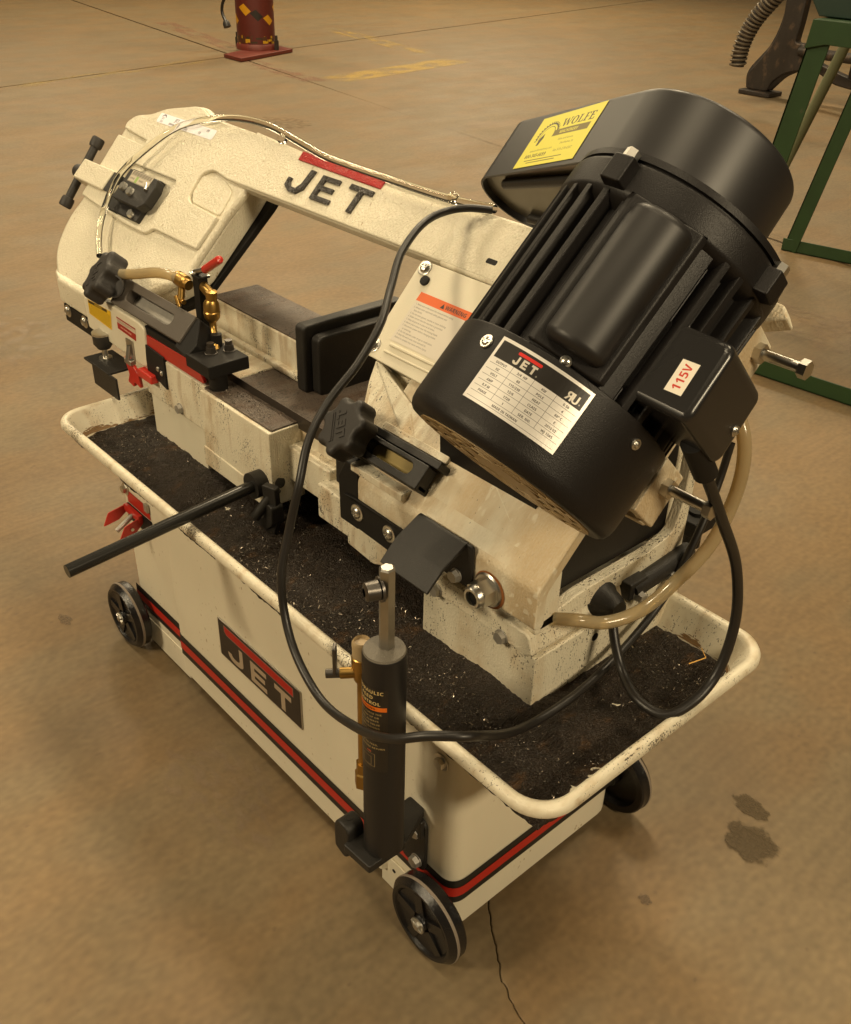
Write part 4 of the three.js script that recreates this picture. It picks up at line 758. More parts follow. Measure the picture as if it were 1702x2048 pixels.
  {
    const th = Math.atan2(C1[1] - C2[1], C1[0] - C2[0]), nu = -Math.sin(th), nn = Math.cos(th);
    const be = Math.asin((R1 - R2) / Math.hypot(C1[0] - C2[0], C1[1] - C2[1]));
    const tx = Math.cos(th + be), tn = Math.sin(th + be), ox = -Math.sin(th + be), on = Math.cos(th + be);
    const p = (t, v) => armPoint(C2[0] + ox * (R2 + 0.0006) + tx * t, v, C2[1] + on * (R2 + 0.0006) + tn * t);
    part('dealer_sticker', quadUV(p(0.062, 0.8725), p(0.19, 0.874), p(0.187, 0.9475), p(0.059, 0.9425)), label(canvasTex(900, 560, (c, w, h) => {
      c.fillStyle = '#d8d048'; c.fillRect(0, 0, w, h); c.fillStyle = c.strokeStyle = '#40371a';
      c.lineWidth = 16; c.beginPath(); c.arc(235, 230, 130, Math.PI * 0.9, Math.PI * 1.95); c.stroke(); c.lineWidth = 6; c.beginPath(); c.arc(235, 230, 98, Math.PI * 0.8, Math.PI * 2); c.stroke();
      for (let i = 0; i < 16; i++) { const a = Math.PI * (0.9 + i / 16 * 1.05); c.fillRect(235 + Math.cos(a) * 146 - 7, 230 + Math.sin(a) * 146 - 7, 14, 14); }
      c.beginPath(); c.moveTo(150, 250); c.lineTo(190, 200); c.lineTo(205, 250); c.lineTo(180, 330); c.lineTo(150, 330); c.fill();
      c.font = 'bold 120px serif'; c.fillText('WOLFE', 380, 165); c.fillStyle = '#6f6324'; c.fillRect(330, 190, 500, 70); c.fillStyle = '#d8d048'; c.font = 'bold 44px sans-serif'; c.fillText('MACHINERY', 420, 242);
      c.fillStyle = '#5c5220'; c.font = '28px sans-serif'; c.fillText('Sales and Service', 470, 320); c.fillText('Des Moines, IA', 540, 368); c.fillText('www.wolfemachinery.com', 120, 400); c.font = 'bold 52px sans-serif'; c.fillText('800-345-6659', 90, 465); c.font = '34px sans-serif'; c.fillText('Fax 515-270-6557', 500, 440); c.fillRect(120, 490, 560, 8); c.fillRect(170, 515, 430, 8);
    })), guard, 'yellow printed sticker', true);
  }
  // sliding mount under the motor with its two adjusting bolts
  const mount = part('motor_mount', [A([[-0.12, 0.605], [0.085, 0.605], [0.085, 0.85], [-0.12, 0.85]], 0.39, 0.398, 0.002, 0.004), A([[0.055, 0.6], [0.098, 0.6], [0.1, 0.603], [0.1, 0.665], [0.055, 0.665]], 0.378, 0.391, 0.0015, 0.002), A([[0.09, 0.603], [0.104, 0.603], [0.104, 0.668], [0.09, 0.668]], 0.372, 0.424, 0.0015, 0.003), A([[0.055, 0.775], [0.1, 0.775], [0.1, 0.838], [0.055, 0.838]], 0.372, 0.384, 0.0015, 0.002), A([[0.09, 0.775], [0.104, 0.775], [0.104, 0.84], [0.09, 0.84]], 0.366, 0.418, 0.0015, 0.003), A(rect(-0.11, 0.62, -0.07, 0.84), 0.342, 0.391, 0.002), A([[0.06, 0.845], [0.1, 0.838], [0.13, 0.852], [0.118, 0.865], [0.06, 0.87]], 0.395, 0.42, 0.003, 0.004)], M.dusted);
  for (const [v, n] of [[0.644, 0.397], [0.8195, 0.389]]) part('adjusting_bolt', [rod(armPoint(0.09, v, n), armPoint(0.157, v, n), 0.0058, 0.0058, 16), arm(new THREE.CylinderGeometry(0.0105, 0.0105, 0.009, 6).rotateZ(Math.PI / 2).translate(0.1605, v, n)), arm(new THREE.CylinderGeometry(0.011, 0.011, 0.01, 6).rotateZ(Math.PI / 2).translate(0.108, v, n))], M.zinc, mount);
  part('foot_bolt', [hexBolt(armPoint(0.09, 0.612, 0.42), NDIR, 0.006, 0.006, 1.1)], M.zinc, mount);
}
function placeOnMotor(g, deg, r, y) {            // geometry: x across, y outward, z along the shaft
  const a = deg * Math.PI / 180, out = V(Math.cos(a), 0, Math.sin(a)), along = V(0, 1, 0), across = new THREE.Vector3().crossVectors(out, along);
  const m = new THREE.Matrix4().makeBasis(across, out, along).setPosition(out.x * r, y, out.z * r);
  return mo(g.applyMatrix4(m));
}
//#SMALL
// ---------------------------------------------------------------- hydraulic feed cylinder, cords, hoses
{
  const cx = -0.0525, cz = 0.077, top = 0.55, bot = 0.226;
  const cyl = part('feed_cylinder', [turned([[0, 0], [0.0245, 0], [0.0255, 0.001], [0.0255, top - bot - 0.004], [0.0245, top - bot - 0.0015], [0.022, top - bot], [0, top - bot]], V(cx, bot, cz), V(0, 1, 0), 48)], M.gloss);
  part('end_cap', [turned([[0.0246, -0.0012], [0.0235, 0.0012], [0.011, 0.0022], [0, 0.0022]], V(cx, top, cz), V(0, 1, 0), 48)], std({ color: new THREE.Color().setRGB(0.13, 0.115, 0.09), roughness: 0.6, bumpMap: fineBump, bumpScale: 0.0006 }), cyl);
  const hexRod = new THREE.CylinderGeometry(0.0092, 0.0092, 0.108, 6).toNonIndexed(); hexRod.computeVertexNormals();
  part('piston_rod', [hexRod.translate(cx - 0.001, top + 0.05, cz - 0.004), turned([[0.0092, 0], [0.0092, 0.003], [0.007, 0.005], [0, 0.005]], V(cx - 0.001, top + 0.104, cz - 0.004), V(0, 1, 0), 6)], M.steel, cyl);
  const e = V(cx - 0.001, top + 0.082, cz - 0.004), dd = V(-0.35, 0, 1).normalize();
  part('eye_bolt', [rod(e, e.clone().addScaledVector(dd, 0.016), 0.006), turned([[0.0042, 0.006], [0.0145, 0.006], [0.0145, 0.009], [0.0042, 0.009]], e, dd, 28), turned([[0.005, 0.026], [0.0105, 0.024], [0.0115, 0.01], [0.0095, 0.009]], e, dd, 24)], M.darkSteel, cyl);
  // printed label on the barrel
  {
    const a0 = 150, a1 = 30, y0 = 0.383, y1 = 0.512, n = 16, pos = [], uv = [], r = 0.0258;
    const P = (a, y) => V(cx + Math.cos(a * Math.PI / 180) * r, y, cz + Math.sin(a * Math.PI / 180) * r);
    for (let i = 0; i < n; i++) {
      const A0 = a0 + (a1 - a0) * i / n, A1 = a0 + (a1 - a0) * (i + 1) / n, p = [P(A0, y0), P(A1, y0), P(A1, y1), P(A0, y1)], u = [i / n, (i + 1) / n];
      for (const k of [0, 1, 2, 0, 2, 3]) { pos.push(...p[k].toArray()); uv.push(k === 0 || k === 3 ? u[0] : u[1], k < 2 ? 0 : 1); }
    }
    const g = new THREE.BufferGeometry(); g.setAttribute('position', new THREE.Float32BufferAttribute(pos, 3)); g.setAttribute('uv', new THREE.Float32BufferAttribute(uv, 2)); g.computeVertexNormals();
    part('cylinder_label', g, label(canvasTex(340, 960, (c, w, h) => {
      c.fillStyle = '#241f1a'; c.fillRect(0, 0, w, h); c.fillStyle = '#c6ad72'; c.textAlign = 'center'; c.font = 'bold 50px sans-serif'; c.fillText('HYDRAULIC', w / 2, 62); c.fillText('FEED', w / 2, 122); c.fillText('CONTROL', w / 2, 182);
      c.fillStyle = '#d86a18'; c.fillRect(8, 200, w - 16, 46); c.fillStyle = '#3a1c08'; c.font = 'bold 32px sans-serif'; c.fillText('WARNING', w / 2, 236);
      c.fillStyle = '#9a8558'; c.font = 'bold 27px sans-serif'; ['DO NOT FORCE THE', 'SAW ARM UP OR', 'DOWN. ALWAYS', 'CLOSE THE VALVE', 'BEFORE LEAVING', 'THE SAW. FAILURE', 'TO COMPLY MAY', 'CAUSE INJURY.', '', 'OPEN TO FEED,', 'CLOSE BEFORE RETURN'].forEach((s, i) => c.fillText(s, w / 2, 292 + i * 40));
      c.strokeStyle = '#7c6a48'; c.lineWidth = 5; c.strokeRect(110, 760, 130, 150); c.strokeRect(130, 800, 80, 100); c.fillStyle = '#c04818'; c.fillText('ON', w / 2 + 20, 745);
    }), { roughness: 0.35 }), cyl, 'black label with yellow lettering', true);
  }
  // return pipe with its brass valve
  const vx = cx - 0.0395, vz = cz + 0.001;
  const pipe = part('feed_valve', [rod(V(vx, 0.30, vz), V(vx, 0.515, vz), 0.0062), turned([[0, 0], [0.009, 0], [0.0105, 0.004], [0.0105, 0.018], [0.0125, 0.02], [0.0125, 0.036], [0.0105, 0.038], [0, 0.038]], V(vx, 0.478, vz), V(0, 1, 0), 20), turned([[0, 0], [0.0115, 0], [0.0115, 0.022], [0.0095, 0.024], [0.0095, 0.04], [0, 0.04]], V(vx, 0.302, vz), V(0, 1, 0), 6), rod(V(vx, 0.49, vz), V(vx - 0.018, 0.486, vz + 0.018), 0.0068), rod(V(vx + 0.006, 0.495, vz), V(vx + 0.03, 0.5, vz), 0.007)], M.brass);
  part('valve_cap', [turned([[0.0112, -0.006], [0.0118, 0.016], [0.0095, 0.02], [0.0085, 0.016], [0, 0.016]], V(vx, 0.518, vz), V(0, 1, 0), 24)], std({ color: new THREE.Color().setRGB(0.42, 0.31, 0.17), roughness: 0.5 }), pipe);
  part('valve_lever', [plate([[-0.006, -0.006], [0.006, -0.006], [0.006, 0.034], [-0.006, 0.036]], 0, 0.004, 0.001, 0.003).rotateY(-0.8).translate(vx - 0.021, 0.492, vz + 0.021), rod(V(vx - 0.018, 0.486, vz + 0.018), V(vx - 0.03, 0.484, vz + 0.03), 0.0055)], M.darkSteel, pipe);
  // bracket at the foot
  const br = part('cylinder_bracket', [plate([[-0.098, 0.2], [-0.09, 0.208], [-0.058, 0.208], [-0.05, 0.2], [-0.05, 0.115], [-0.057, 0.108], [-0.092, 0.108], [-0.098, 0.115]], 0.001, 0.007, 0.001, 0.006),
    plate([[-0.09, 0], [-0.06, 0], [-0.035, -0.055], [-0.035, -0.115], [-0.085, -0.118]].map(([x, z]) => [x, z]), 0.213, 0.2255, 0.0015, 0.004).rotateX(-Math.PI / 2).scale(1, 1, -1).scale(1, 1, -1).translate(0, 0, 0),
    rbox(-0.098, -0.052, 0.18, 0.2135, 0.006, 0.014, 0.002)], M.dusty);
  part('clevis', [plate([[-0.112, 0.195], [-0.09, 0.188], [-0.082, 0.2], [-0.082, 0.243], [-0.09, 0.25], [-0.104, 0.25], [-0.112, 0.24]], 0.085, 0.112, 0.003, 0.006), turned([[0, 0], [0.0045, 0], [0.0045, 0.0012], [0, 0.0012]], V(-0.097, 0.2495, 0.099), V(0, 1, 0), 16)], M.dusty, br);
  for (const y of [0.183, 0.122]) part('bolt', hexBolt(V(-0.0655, y, 0.007), V(0, 0, 1), 0.0095, 0.007, 1.1), M.oldSteel, br);
}
const CORD1 = [[-0.373,0.887,-0.38],[-0.397,0.887,-0.36],[-0.416,0.883,-0.34],[-0.412,0.877,-0.29],[-0.389,0.851,-0.23],[-0.353,0.824,-0.18],[-0.314,0.797,-0.13],[-0.297,0.765,-0.08],[-0.293,0.728,-0.03],[-0.279,0.694,0.01],[-0.261,0.654,0.04],[-0.258,0.596,0.06],[-0.248,0.543,0.08],[-0.232,0.495,0.09],[-0.197,0.458,0.1],[-0.134,0.439,0.11],[-0.05,0.461,0.122],[0.019,0.501,0.128],[0.061,0.524,0.11],[0.089,0.528,0.08],[0.048,0.425,-0.057],[0.052,0.42,-0.143],[0.043,0.43,-0.239],[0.03,0.47,-0.342],[0.029,0.55,-0.399],[0.022,0.61,-0.437],[0.018,0.66,-0.451]];
const CORD2 = [[0.16,0.803,-0.139],[0.162,0.779,-0.155],[0.165,0.726,-0.189],[0.167,0.63,-0.249],[0.17,0.54,-0.27],[0.172,0.478,-0.25],[0.168,0.452,-0.216],[0.152,0.437,-0.188],[0.117,0.437,-0.183],[0.072,0.442,-0.206],[0.04,0.48,-0.22],[0.018,0.511,-0.243]];
const HOSE_R = [[0.008,0.518,-0.141],[0.03,0.525,-0.151],[0.05,0.516,-0.185],[0.07,0.526,-0.225],[0.09,0.565,-0.258],[0.1,0.605,-0.303],[0.1,0.653,-0.334],[0.1,0.703,-0.339],[0.09,0.737,-0.343],[0.07,0.763,-0.347]];
const HOSE_HEAD = [[-1.179,0.66,-0.15],[-1.216,0.678,-0.169],[-1.243,0.697,-0.188],[-1.267,0.73,-0.218],[-1.272,0.775,-0.254],[-1.249,0.82,-0.302],[-1.21,0.862,-0.353],[-1.13,0.888,-0.385],[-1.052,0.899,-0.402],[-0.957,0.901,-0.404],[-0.873,0.893,-0.398],[-0.775,0.884,-0.389],[-0.705,0.882,-0.387],[-0.579,0.881,-0.386],[-0.466,0.881,-0.386],[-0.378,0.885,-0.39]];
const HOSE_V = [[-1.06,0.665,-0.118],[-1.035,0.67,-0.118],[-0.982,0.683,-0.124],[-0.924,0.699,-0.134],[-0.885,0.705,-0.139],[-0.862,0.704,-0.144]];
part('power_cord', tube(CORD1.map(([x, y, z], i) => [x + 0.0025 * n2(i * 1.7, 3), y + 0.0015 * n2(i * 1.7, 9), z]), 0.0054, 400, 14), M.cord);
part('motor_cord', tube(CORD2, 0.0062, 240, 14), M.cord);
part('clear_hose', tube(HOSE_HEAD, 0.0062, 260, 14), M.hose, ROOT, 'clear hose looping over the saw head');
part('clear_hose', tube(HOSE_R, 0.0084, 200, 14), M.hoseTan, ROOT, 'yellowed hose looping at the motor end');
part('coolant_hose', tube(HOSE_V, 0.0092, 120, 14), M.hoseTan, ROOT, 'short yellowed hose to the brass valve');
for (const [u, v] of [[-0.905, 0.907], [-0.46, 0.899]]) part('hose_clip', [arm(turned([[0.0078, -0.005], [0.0088, 0], [0.0078, 0.005]], V(u, v, 0.351), V(1, -0.05, 0), 16))], M.hose);
//#FLOOR
// ---------------------------------------------------------------- floor
{
  const FL = new THREE.Group(); FL.name = 'floor'; FL.userData = { kind: 'structure' }; scene.add(FL);
  const concrete = dataTex(1024, (x, y) => {
    const m = fbm(x, y, 3, 6, 7), m2 = fbm(x, y, 12, 4, 19), g = tileNoise(x, y, 150, 29), st = smooth(0.15, 0.6, fbm(x, y, 4, 5, 77));
    let c = mixc([0.172, 0.112, 0.052], [0.158, 0.114, 0.06], smooth(-0.3, 0.3, fbm(x, y, 7, 3, 141))).map((q) => q * (1 + 0.17 * m + 0.15 * m2 + 0.2 * g));
    c = mixc(c, [0.125, 0.078, 0.038], st * 0.5);
    c = mixc(c, [0.10, 0.066, 0.036], smooth(0.74, 0.86, tileNoise(x, y, 90, 83)) * 0.5);
    return c.map(toS);
  }, true, 0.42);
  const concBump = dataTex(512, (x, y) => { const v = 0.5 + 0.4 * fbm(x, y, 12, 4, 3) + 0.25 * tileNoise(x, y, 90, 6); return [v, v, v]; }, false, 1.3);
  const rough = dataTex(512, (x, y) => { const v = 0.62 + 0.12 * fbm(x, y, 6, 4, 43); return [v, v, v]; }, false, 0.5);
  const mat = std({ map: concrete, roughness: 1, roughnessMap: rough, bumpMap: concBump, bumpScale: 0.0007 });
  const fm = (name, g, m, y = 0) => { g = boxUV(clean(g)); const o = new THREE.Mesh(g, m); o.name = name; o.castShadow = o.receiveShadow = true; FL.add(o); return o; };
  // saw cuts: one along the hall, one across; the near slab has cracked in two
  const X = [-7.56, -4.39], a = [-0.03, -0.9987], da = [-0.2095, -0.978], db = [0.986, 0.1655];      // crossing point and the two directions
  const pt = (p, d, t) => [p[0] + d[0] * t, p[1] + d[1] * t], g2 = 0.014;
  const nA = [da[1], -da[0]], nB = [-db[1], db[0]];
  const quad = (sa, sb) => { const o = [X[0] + (sa > 0 ? da[0] : -da[0]) * 0 + db[0] * sb * g2 + da[0] * sa * g2, X[1] + db[1] * sb * g2 + da[1] * sa * g2]; return [o, pt(o, da, sa * 30), [o[0] + da[0] * sa * 30 + db[0] * sb * 30, o[1] + da[1] * sa * 30 + db[1] * sb * 30], pt(o, db, sb * 30)]; };
  const slab = (pts) => fm('slab', ext(shapeOf(pts.map(([x, z]) => [x, -z])), -0.12, 0, 0.0025, 2).rotateX(-Math.PI / 2), mat);
  slab(quad(1, 1)); slab(quad(1, -1)); slab(quad(-1, -1));
  const near = quad(-1, 1);                          // corner, along -da (towards the camera), far corner, along db
  const crack = [[-2.4, -3.56], [-1.5, -2.3], [-0.8, -1.2], [-0.25, -0.42], [-0.06, -0.135], [-0.014, -0.091], [0.012, -0.072], [0.037, -0.05], [0.062, -0.038], [0.088, -0.018], [0.102, -0.012], [0.125, -0.004], [0.155, 0.004], [0.21, 0.06], [0.6, 0.35], [2.0, 1.6], [8, 9], [14, 20]];
  const fine = [];
  for (let i = 0; i + 1 < crack.length; i++) for (let k = 0; k < 6; k++) { const t = k / 6, x = crack[i][0] + (crack[i + 1][0] - crack[i][0]) * t, z = crack[i][1] + (crack[i + 1][1] - crack[i][1]) * t; fine.push([x + 0.0022 * n2(x * 28, z * 28) + 0.0012 * n2(x * 130, z * 130), z + 0.0022 * n2(x * 26 + 9, z * 26) + 0.0012 * n2(x * 120 + 5, z * 120)]); }
  const w = 0.0004;
  slab([near[0], ...fine.map(([x, z]) => [x - w, z + w]), near[1]]);
  slab([...fine.map(([x, z]) => [x + w, z - w]), near[2], near[3]].reverse());
  fm('subgrade', new THREE.BoxGeometry(90, 0.05, 90).translate(0, -0.16, 0), std({ color: new THREE.Color().setRGB(0.05, 0.04, 0.03), roughness: 1 }));
  // worn paint and stains, thin films with ragged outlines
  const film = (name, corners, color, fn, y = 0.0015, o = {}) => {
    const g = quadUV(...corners.map(([x, z]) => V(x, y, z)));
    const size = 256, d = new Uint8Array(size * size * 4);
    for (let j = 0; j < size; j++) for (let i = 0; i < size; i++) { const k = (j * size + i) * 4; d[k] = d[k + 1] = d[k + 2] = clampf(fn(i / size, j / size), 0, 1) * 255; d[k + 3] = 255; }
    const t = new THREE.DataTexture(d, size, size, THREE.RGBAFormat); t.magFilter = THREE.LinearFilter; t.needsUpdate = true;
    const m = new THREE.Mesh(g, std({ color: new THREE.Color().setRGB(...color), roughness: 0.6, alphaMap: t, transparent: true, ...o })); m.name = name; m.receiveShadow = true; FL.add(m);
  };
  const edge = (x, y, r = 0.06) => smooth(0, r, x) * smooth(0, r, 1 - x) * smooth(0, r, y) * smooth(0, r, 1 - y);
  const worn = (k, amt) => (x, y) => edge(x, y, 0.12) * smooth(-0.2, 0.6, 0.7 * n2(x * 5 + k, y * 2 + k) + 0.5 * n2(x * 45 + k, y * 9) + 0.4 * n2(x * 110, y * 22 + k) + amt) * 0.42;
  const stripe = (p, q, w0, color, k, amt) => { const dx = q[0] - p[0], dz = q[1] - p[1], l = Math.hypot(dx, dz), ox = -dz / l * w0, oz = dx / l * w0; film('painted_line', [[p[0] - ox, p[1] - oz], [q[0] - ox, q[1] - oz], [q[0] + ox, q[1] + oz], [p[0] + ox, p[1] + oz]], color, worn(k, amt)); };
  stripe([-6.05, -4.3], [-6.35, -6.0], 0.17, [0.6, 0.40, 0.07], 3, 0.45);
  stripe([-8.8, -6.35], [-6.7, -5.95], 0.13, [0.6, 0.40, 0.07], 13, -0.1);
  stripe([-7.0, -2.0], [-7.5, -4.2], 0.12, [0.5, 0.34, 0.07], 23, -0.3);
  stripe([-7.3, -4.32], [-6.0, -4.2], 0.12, [0.26, 0.12, 0.075], 33, 0.1);
  stripe([-10.2, -5.1], [-7.8, -4.6], 0.12, [0.26, 0.12, 0.075], 43, 0.1);
  const blot = (cx, cz, rx, rz, k, color, s = 0.8) => film('stain', [[cx - rx, cz - rz], [cx + rx, cz - rz], [cx + rx, cz + rz], [cx - rx, cz + rz]], color, (x, y) => { const d = Math.hypot(x - 0.5, y - 0.5) * 2, e = 0.74 + 0.16 * n2(x * 3 + k, y * 3) + 0.05 * n2(x * 11 + k, y * 11); return smooth(0, 0.16, e - d) * (s + 0.25 * n2(x * 9 + k, y * 9)); }, 0.0018, { roughness: 0.35 });
  blot(0.183, -0.482, 0.062, 0.05, 2, [0.078, 0.053, 0.023], 0.72);
  blot(0.143, -0.545, 0.046, 0.027, 5, [0.085, 0.058, 0.026], 0.62);
  blot(-1.031, 0.104, 0.03, 0.016, 8, [0.09, 0.058, 0.03], 0.35);
  blot(0.139, -0.269, 0.015, 0.012, 31, [0.09, 0.055, 0.025], 0.5);
  blot(-4.9, -3.1, 0.3, 0.2, 11, [0.27, 0.18, 0.1], 0.15);
  blot(-0.45, 0.1, 0.2, 0.1, 15, [0.3, 0.22, 0.15], 0.1);
  blot(-2.6, -0.3, 0.4, 0.3, 19, [0.30, 0.22, 0.14], 0.1);
  blot(-0.9, -2.6, 0.35, 0.25, 24, [0.28, 0.19, 0.12], 0.1);
}
//#SURROUNDINGS
// ---------------------------------------------------------------- things standing farther back
const RED = std({ map: dataTex(256, (x, y) => { const m = fbm(x, y, 6, 4, 3), w = smooth(0.3, 0.6, fbm(x, y, 9, 4, 9)); return mixc([0.135, 0.022, 0.012], [0.10, 0.055, 0.03], w).map((q) => toS(q * (1 + 0.25 * m))); }, true, 2), roughness: 0.5 });
const GREEN = std({ map: dataTex(256, (x, y) => { const m = fbm(x, y, 6, 4, 5), w = smooth(0.35, 0.6, fbm(x, y, 10, 4, 19)); return mixc([0.016, 0.046, 0.011], [0.07, 0.065, 0.035], w * 0.6).map((q) => toS(q * (1 + 0.2 * m))); }, true, 2), roughness: 0.5 });
const IRON = std({ map: dataTex(256, (x, y) => { const m = fbm(x, y, 8, 4, 15), w = smooth(0, 0.5, fbm(x, y, 6, 4, 29)); return mixc([0.022, 0.016, 0.012], [0.08, 0.05, 0.03], w).map((q) => toS(q * (1 + 0.3 * m))); }, true, 2), roughness: 0.55 });
{
  const C = V(-7.655, 0, -4.69);
  thing('steel_post', 'round red steel post with yellow and black hazard diamonds on a square base plate', 'post', C);
  const pl = part('base_plate', ext(shapeOf([[-7.50, 4.25], [-7.20, 4.235], [-7.47, 4.95], [-7.86, 4.97]].map(([x, z]) => [x, z])), 0.004, 0.032, 0.003).rotateX(-Math.PI / 2), RED);
  for (const [x, z] of [[-7.86, -4.62], [-7.47, -4.78]]) part('anchor_stud', [rod(V(x, 0.03, z), V(x, 0.11, z), 0.022, 0.022, 6), rod(V(x, 0.1, z), V(x, 0.15, z), 0.012)], IRON, pl);
  const tex = canvasTex(1024, 512, (c, w, h) => {
    c.fillStyle = '#541a10'; c.fillRect(0, 0, w, h);
    for (let i = 0; i < 900; i++) { c.fillStyle = `rgba(${40 + rnd() * 70},${18 + rnd() * 28},12,0.3)`; c.fillRect(rnd() * w, rnd() * h, 2 + rnd() * 14, 1 + rnd() * 10); }
    const dia = (x, y, col, q) => { c.fillStyle = col; c.beginPath(); c.moveTo(x - q * 1.35, y - 10); c.lineTo(x - 4, y - q * 0.62); c.lineTo(x + q * 1.35, y + 6); c.lineTo(x + 10, y + q * 0.62); c.closePath(); c.fill(); };
    for (let k = 0; k < 3; k++) { const x0 = k * 341; dia(x0 + 72, 328, '#c08a0a', 44); dia(x0 + 176, 352, '#1e160e', 42); dia(x0 + 286, 374, '#c08a0a', 40); dia(x0 + 250, 120, '#1e160e', 44); dia(x0 + 140, 100, '#c08a0a', 44); }
    for (let i = 0; i < 60; i++) { const x = rnd() * w; c.fillStyle = rnd() < 0.4 ? '#b98f14' : rnd() < 0.5 ? '#33270f' : '#4a2a12'; c.fillRect(x, 442 + rnd() * 30, 10 + rnd() * 50, 6 + rnd() * 14); }
  });
  const g = new THREE.CylinderGeometry(0.168, 0.168, 0.9, 64, 1, true).translate(C.x, 0.482, C.z);
  part('column', g, label(tex, { roughness: 0.5 }), ROOT, undefined, true);
  part('column_foot', [turned([[0, 0], [0.182, 0], [0.182, 0.03], [0.17, 0.05], [0, 0.05]], V(C.x, 0.031, C.z), V(0, 1, 0), 48)], RED);
  part('column_top', [turned([[0, 0], [0.168, 0], [0.15, 0.02], [0, 0.025]], V(C.x, 0.93, C.z), V(0, 1, 0), 48)], RED);
}
{
  thing('hanging_cord', 'thin dark electric cord hanging beside the red post, plug at its end', 'cord', V(-8.0, 0.2, -4.6));
  part('cable', tube([[-7.8, 2.6, -4.6], [-7.9, 1.2, -4.6], [-7.975, 0.45, -4.6], [-8.04, 0.36, -4.6], [-8.058, 0.30, -4.6], [-8.035, 0.255, -4.6], [-8.005, 0.225, -4.6]], 0.014, 120, 8), M.cord);
  part('plug', [turned([[0, 0], [0.022, 0.004], [0.034, 0.03], [0.034, 0.06], [0, 0.064]], V(-8.01, 0.232, -4.6), V(0.5, -1, 0), 16)], M.rubber);
}
{
  thing('machine_stand', 'dark green welded steel stand with splayed legs at the right edge', 'stand', V(-0.75, 0, -2.7));
  const leg = (x, z, x1, h) => { const g = join(rbox(0, 0.062, 0, 1, -0.006, 0, 0.001), rbox(0, 0.006, 0, 1, -0.06, 0, 0.001)); const p = g.attributes.position; for (let i = 0; i < p.count; i++) { const t = p.getY(i); p.setXYZ(i, p.getX(i) + x + (x1 - x) * t, t * h + 0.002, p.getZ(i) + z); } g.computeVertexNormals(); return g; };
  part('leg', leg(-1.036, -2.07, -0.874, 1.0), GREEN); part('leg', leg(-1.48, -3.31, -1.27, 1.0), GREEN); part('leg', leg(0.35, -2.1, 0.2, 1.0), GREEN); part('leg', leg(-0.1, -3.6, -0.25, 1.0), GREEN);
  const bar = (a, b) => { const d = b.clone().sub(a), l = d.length(), g = join(rbox(0, l, 0, 0.05, -0.005, 0, 0.001), rbox(0, l, 0, 0.005, -0.05, 0, 0.001)); return g.rotateY(-Math.atan2(d.z, d.x)).translate(a.x, a.y, a.z); };
  part('foot_rail', bar(V(-1.036, 0.003, -2.055), V(0.35, 0.003, -2.16)), GREEN); part('foot_rail', bar(V(-1.48, 0.003, -3.3), V(-0.1, 0.003, -3.6)), GREEN);
  part('brace', rod(V(-0.93, 0.96, -2.4), V(-1.19, 0.14, -2.42), 0.016, 0.016, 14), std({ color: new THREE.Color().setRGB(0.15, 0.16, 0.085), roughness: 0.5 }));
  part('apron', [plate([[-0.877, 1.003], [0.2, 1.003], [0.2, 0.94], [-0.83, 0.945], [-0.885, 0.93]], -2.075, -2.06, 0.002, 0.004), rbox(-0.875, 0.2, 0.99, 1.004, -3.2, -2.077, 0.003)], GREEN);
  part('hopper', [ext(shapeOf([[-0.885, 1.006], [0.2, 1.006], [0.35, 1.5], [-1.28, 1.5]]), -2.9, -2.1, 0.004)], std({ color: new THREE.Color().setRGB(0.016, 0.036, 0.026), roughness: 0.45 }));
}
{
  thing('cast_iron_stand', 'old dark cast-iron machine stand with a curved splayed foot, back right', 'machine stand', V(-3.5, 0, -6.75));
  const sh = roundShape([[-3.64, 1.0], [-3.678, 0.688], [-3.671, 0.522], [-3.689, 0.437], [-3.731, 0.344], [-3.805, 0.24], [-3.884, 0.143], [-3.871, 0.03], [-3.688, 0.03], [-3.665, 0.1], [-3.583, 0.169], [-3.48, 0.205], [-3.314, 0.215], [-3.170, 0.150], [-3.044, 0.135], [-2.6, 0.1], [-2.6, 0.17], [-2.972, 0.195], [-3.063, 0.209], [-3.258, 0.257], [-3.428, 0.314], [-3.467, 0.393], [-3.535, 0.386], [-3.52, 0.525], [-3.5, 1.0]], 0.03);
  const web = part('leg', [ext(sh, -6.79, -6.71, 0.012)], IRON);
  part('leg_flange', [tube([[-3.655, 0.95, -6.75], [-3.672, 0.53, -6.75], [-3.73, 0.35, -6.75], [-3.88, 0.14, -6.75], [-3.872, 0.04, -6.75]], 0.022, 60, 8), tube([[-3.69, 0.06, -6.75], [-3.58, 0.175, -6.75], [-3.47, 0.24, -6.75], [-3.41, 0.33, -6.75], [-3.43, 0.385, -6.75]], 0.03, 60, 8)], IRON, web);
  part('foot', [ext(roundShape([[-3.9, 6.64], [-3.62, 6.64], [-3.62, 6.84], [-3.9, 6.84]], 0.03), 0.003, 0.032, 0.004).rotateX(-Math.PI / 2)], IRON);
  part('crossbar', [rod(V(-3.47, 0.34, -6.7), V(-2.7, 0.36, -6.5), 0.035), rbox(-3.08, -2.6, 0.14, 0.4, -6.9, -6.72, 0.02)], IRON);
}
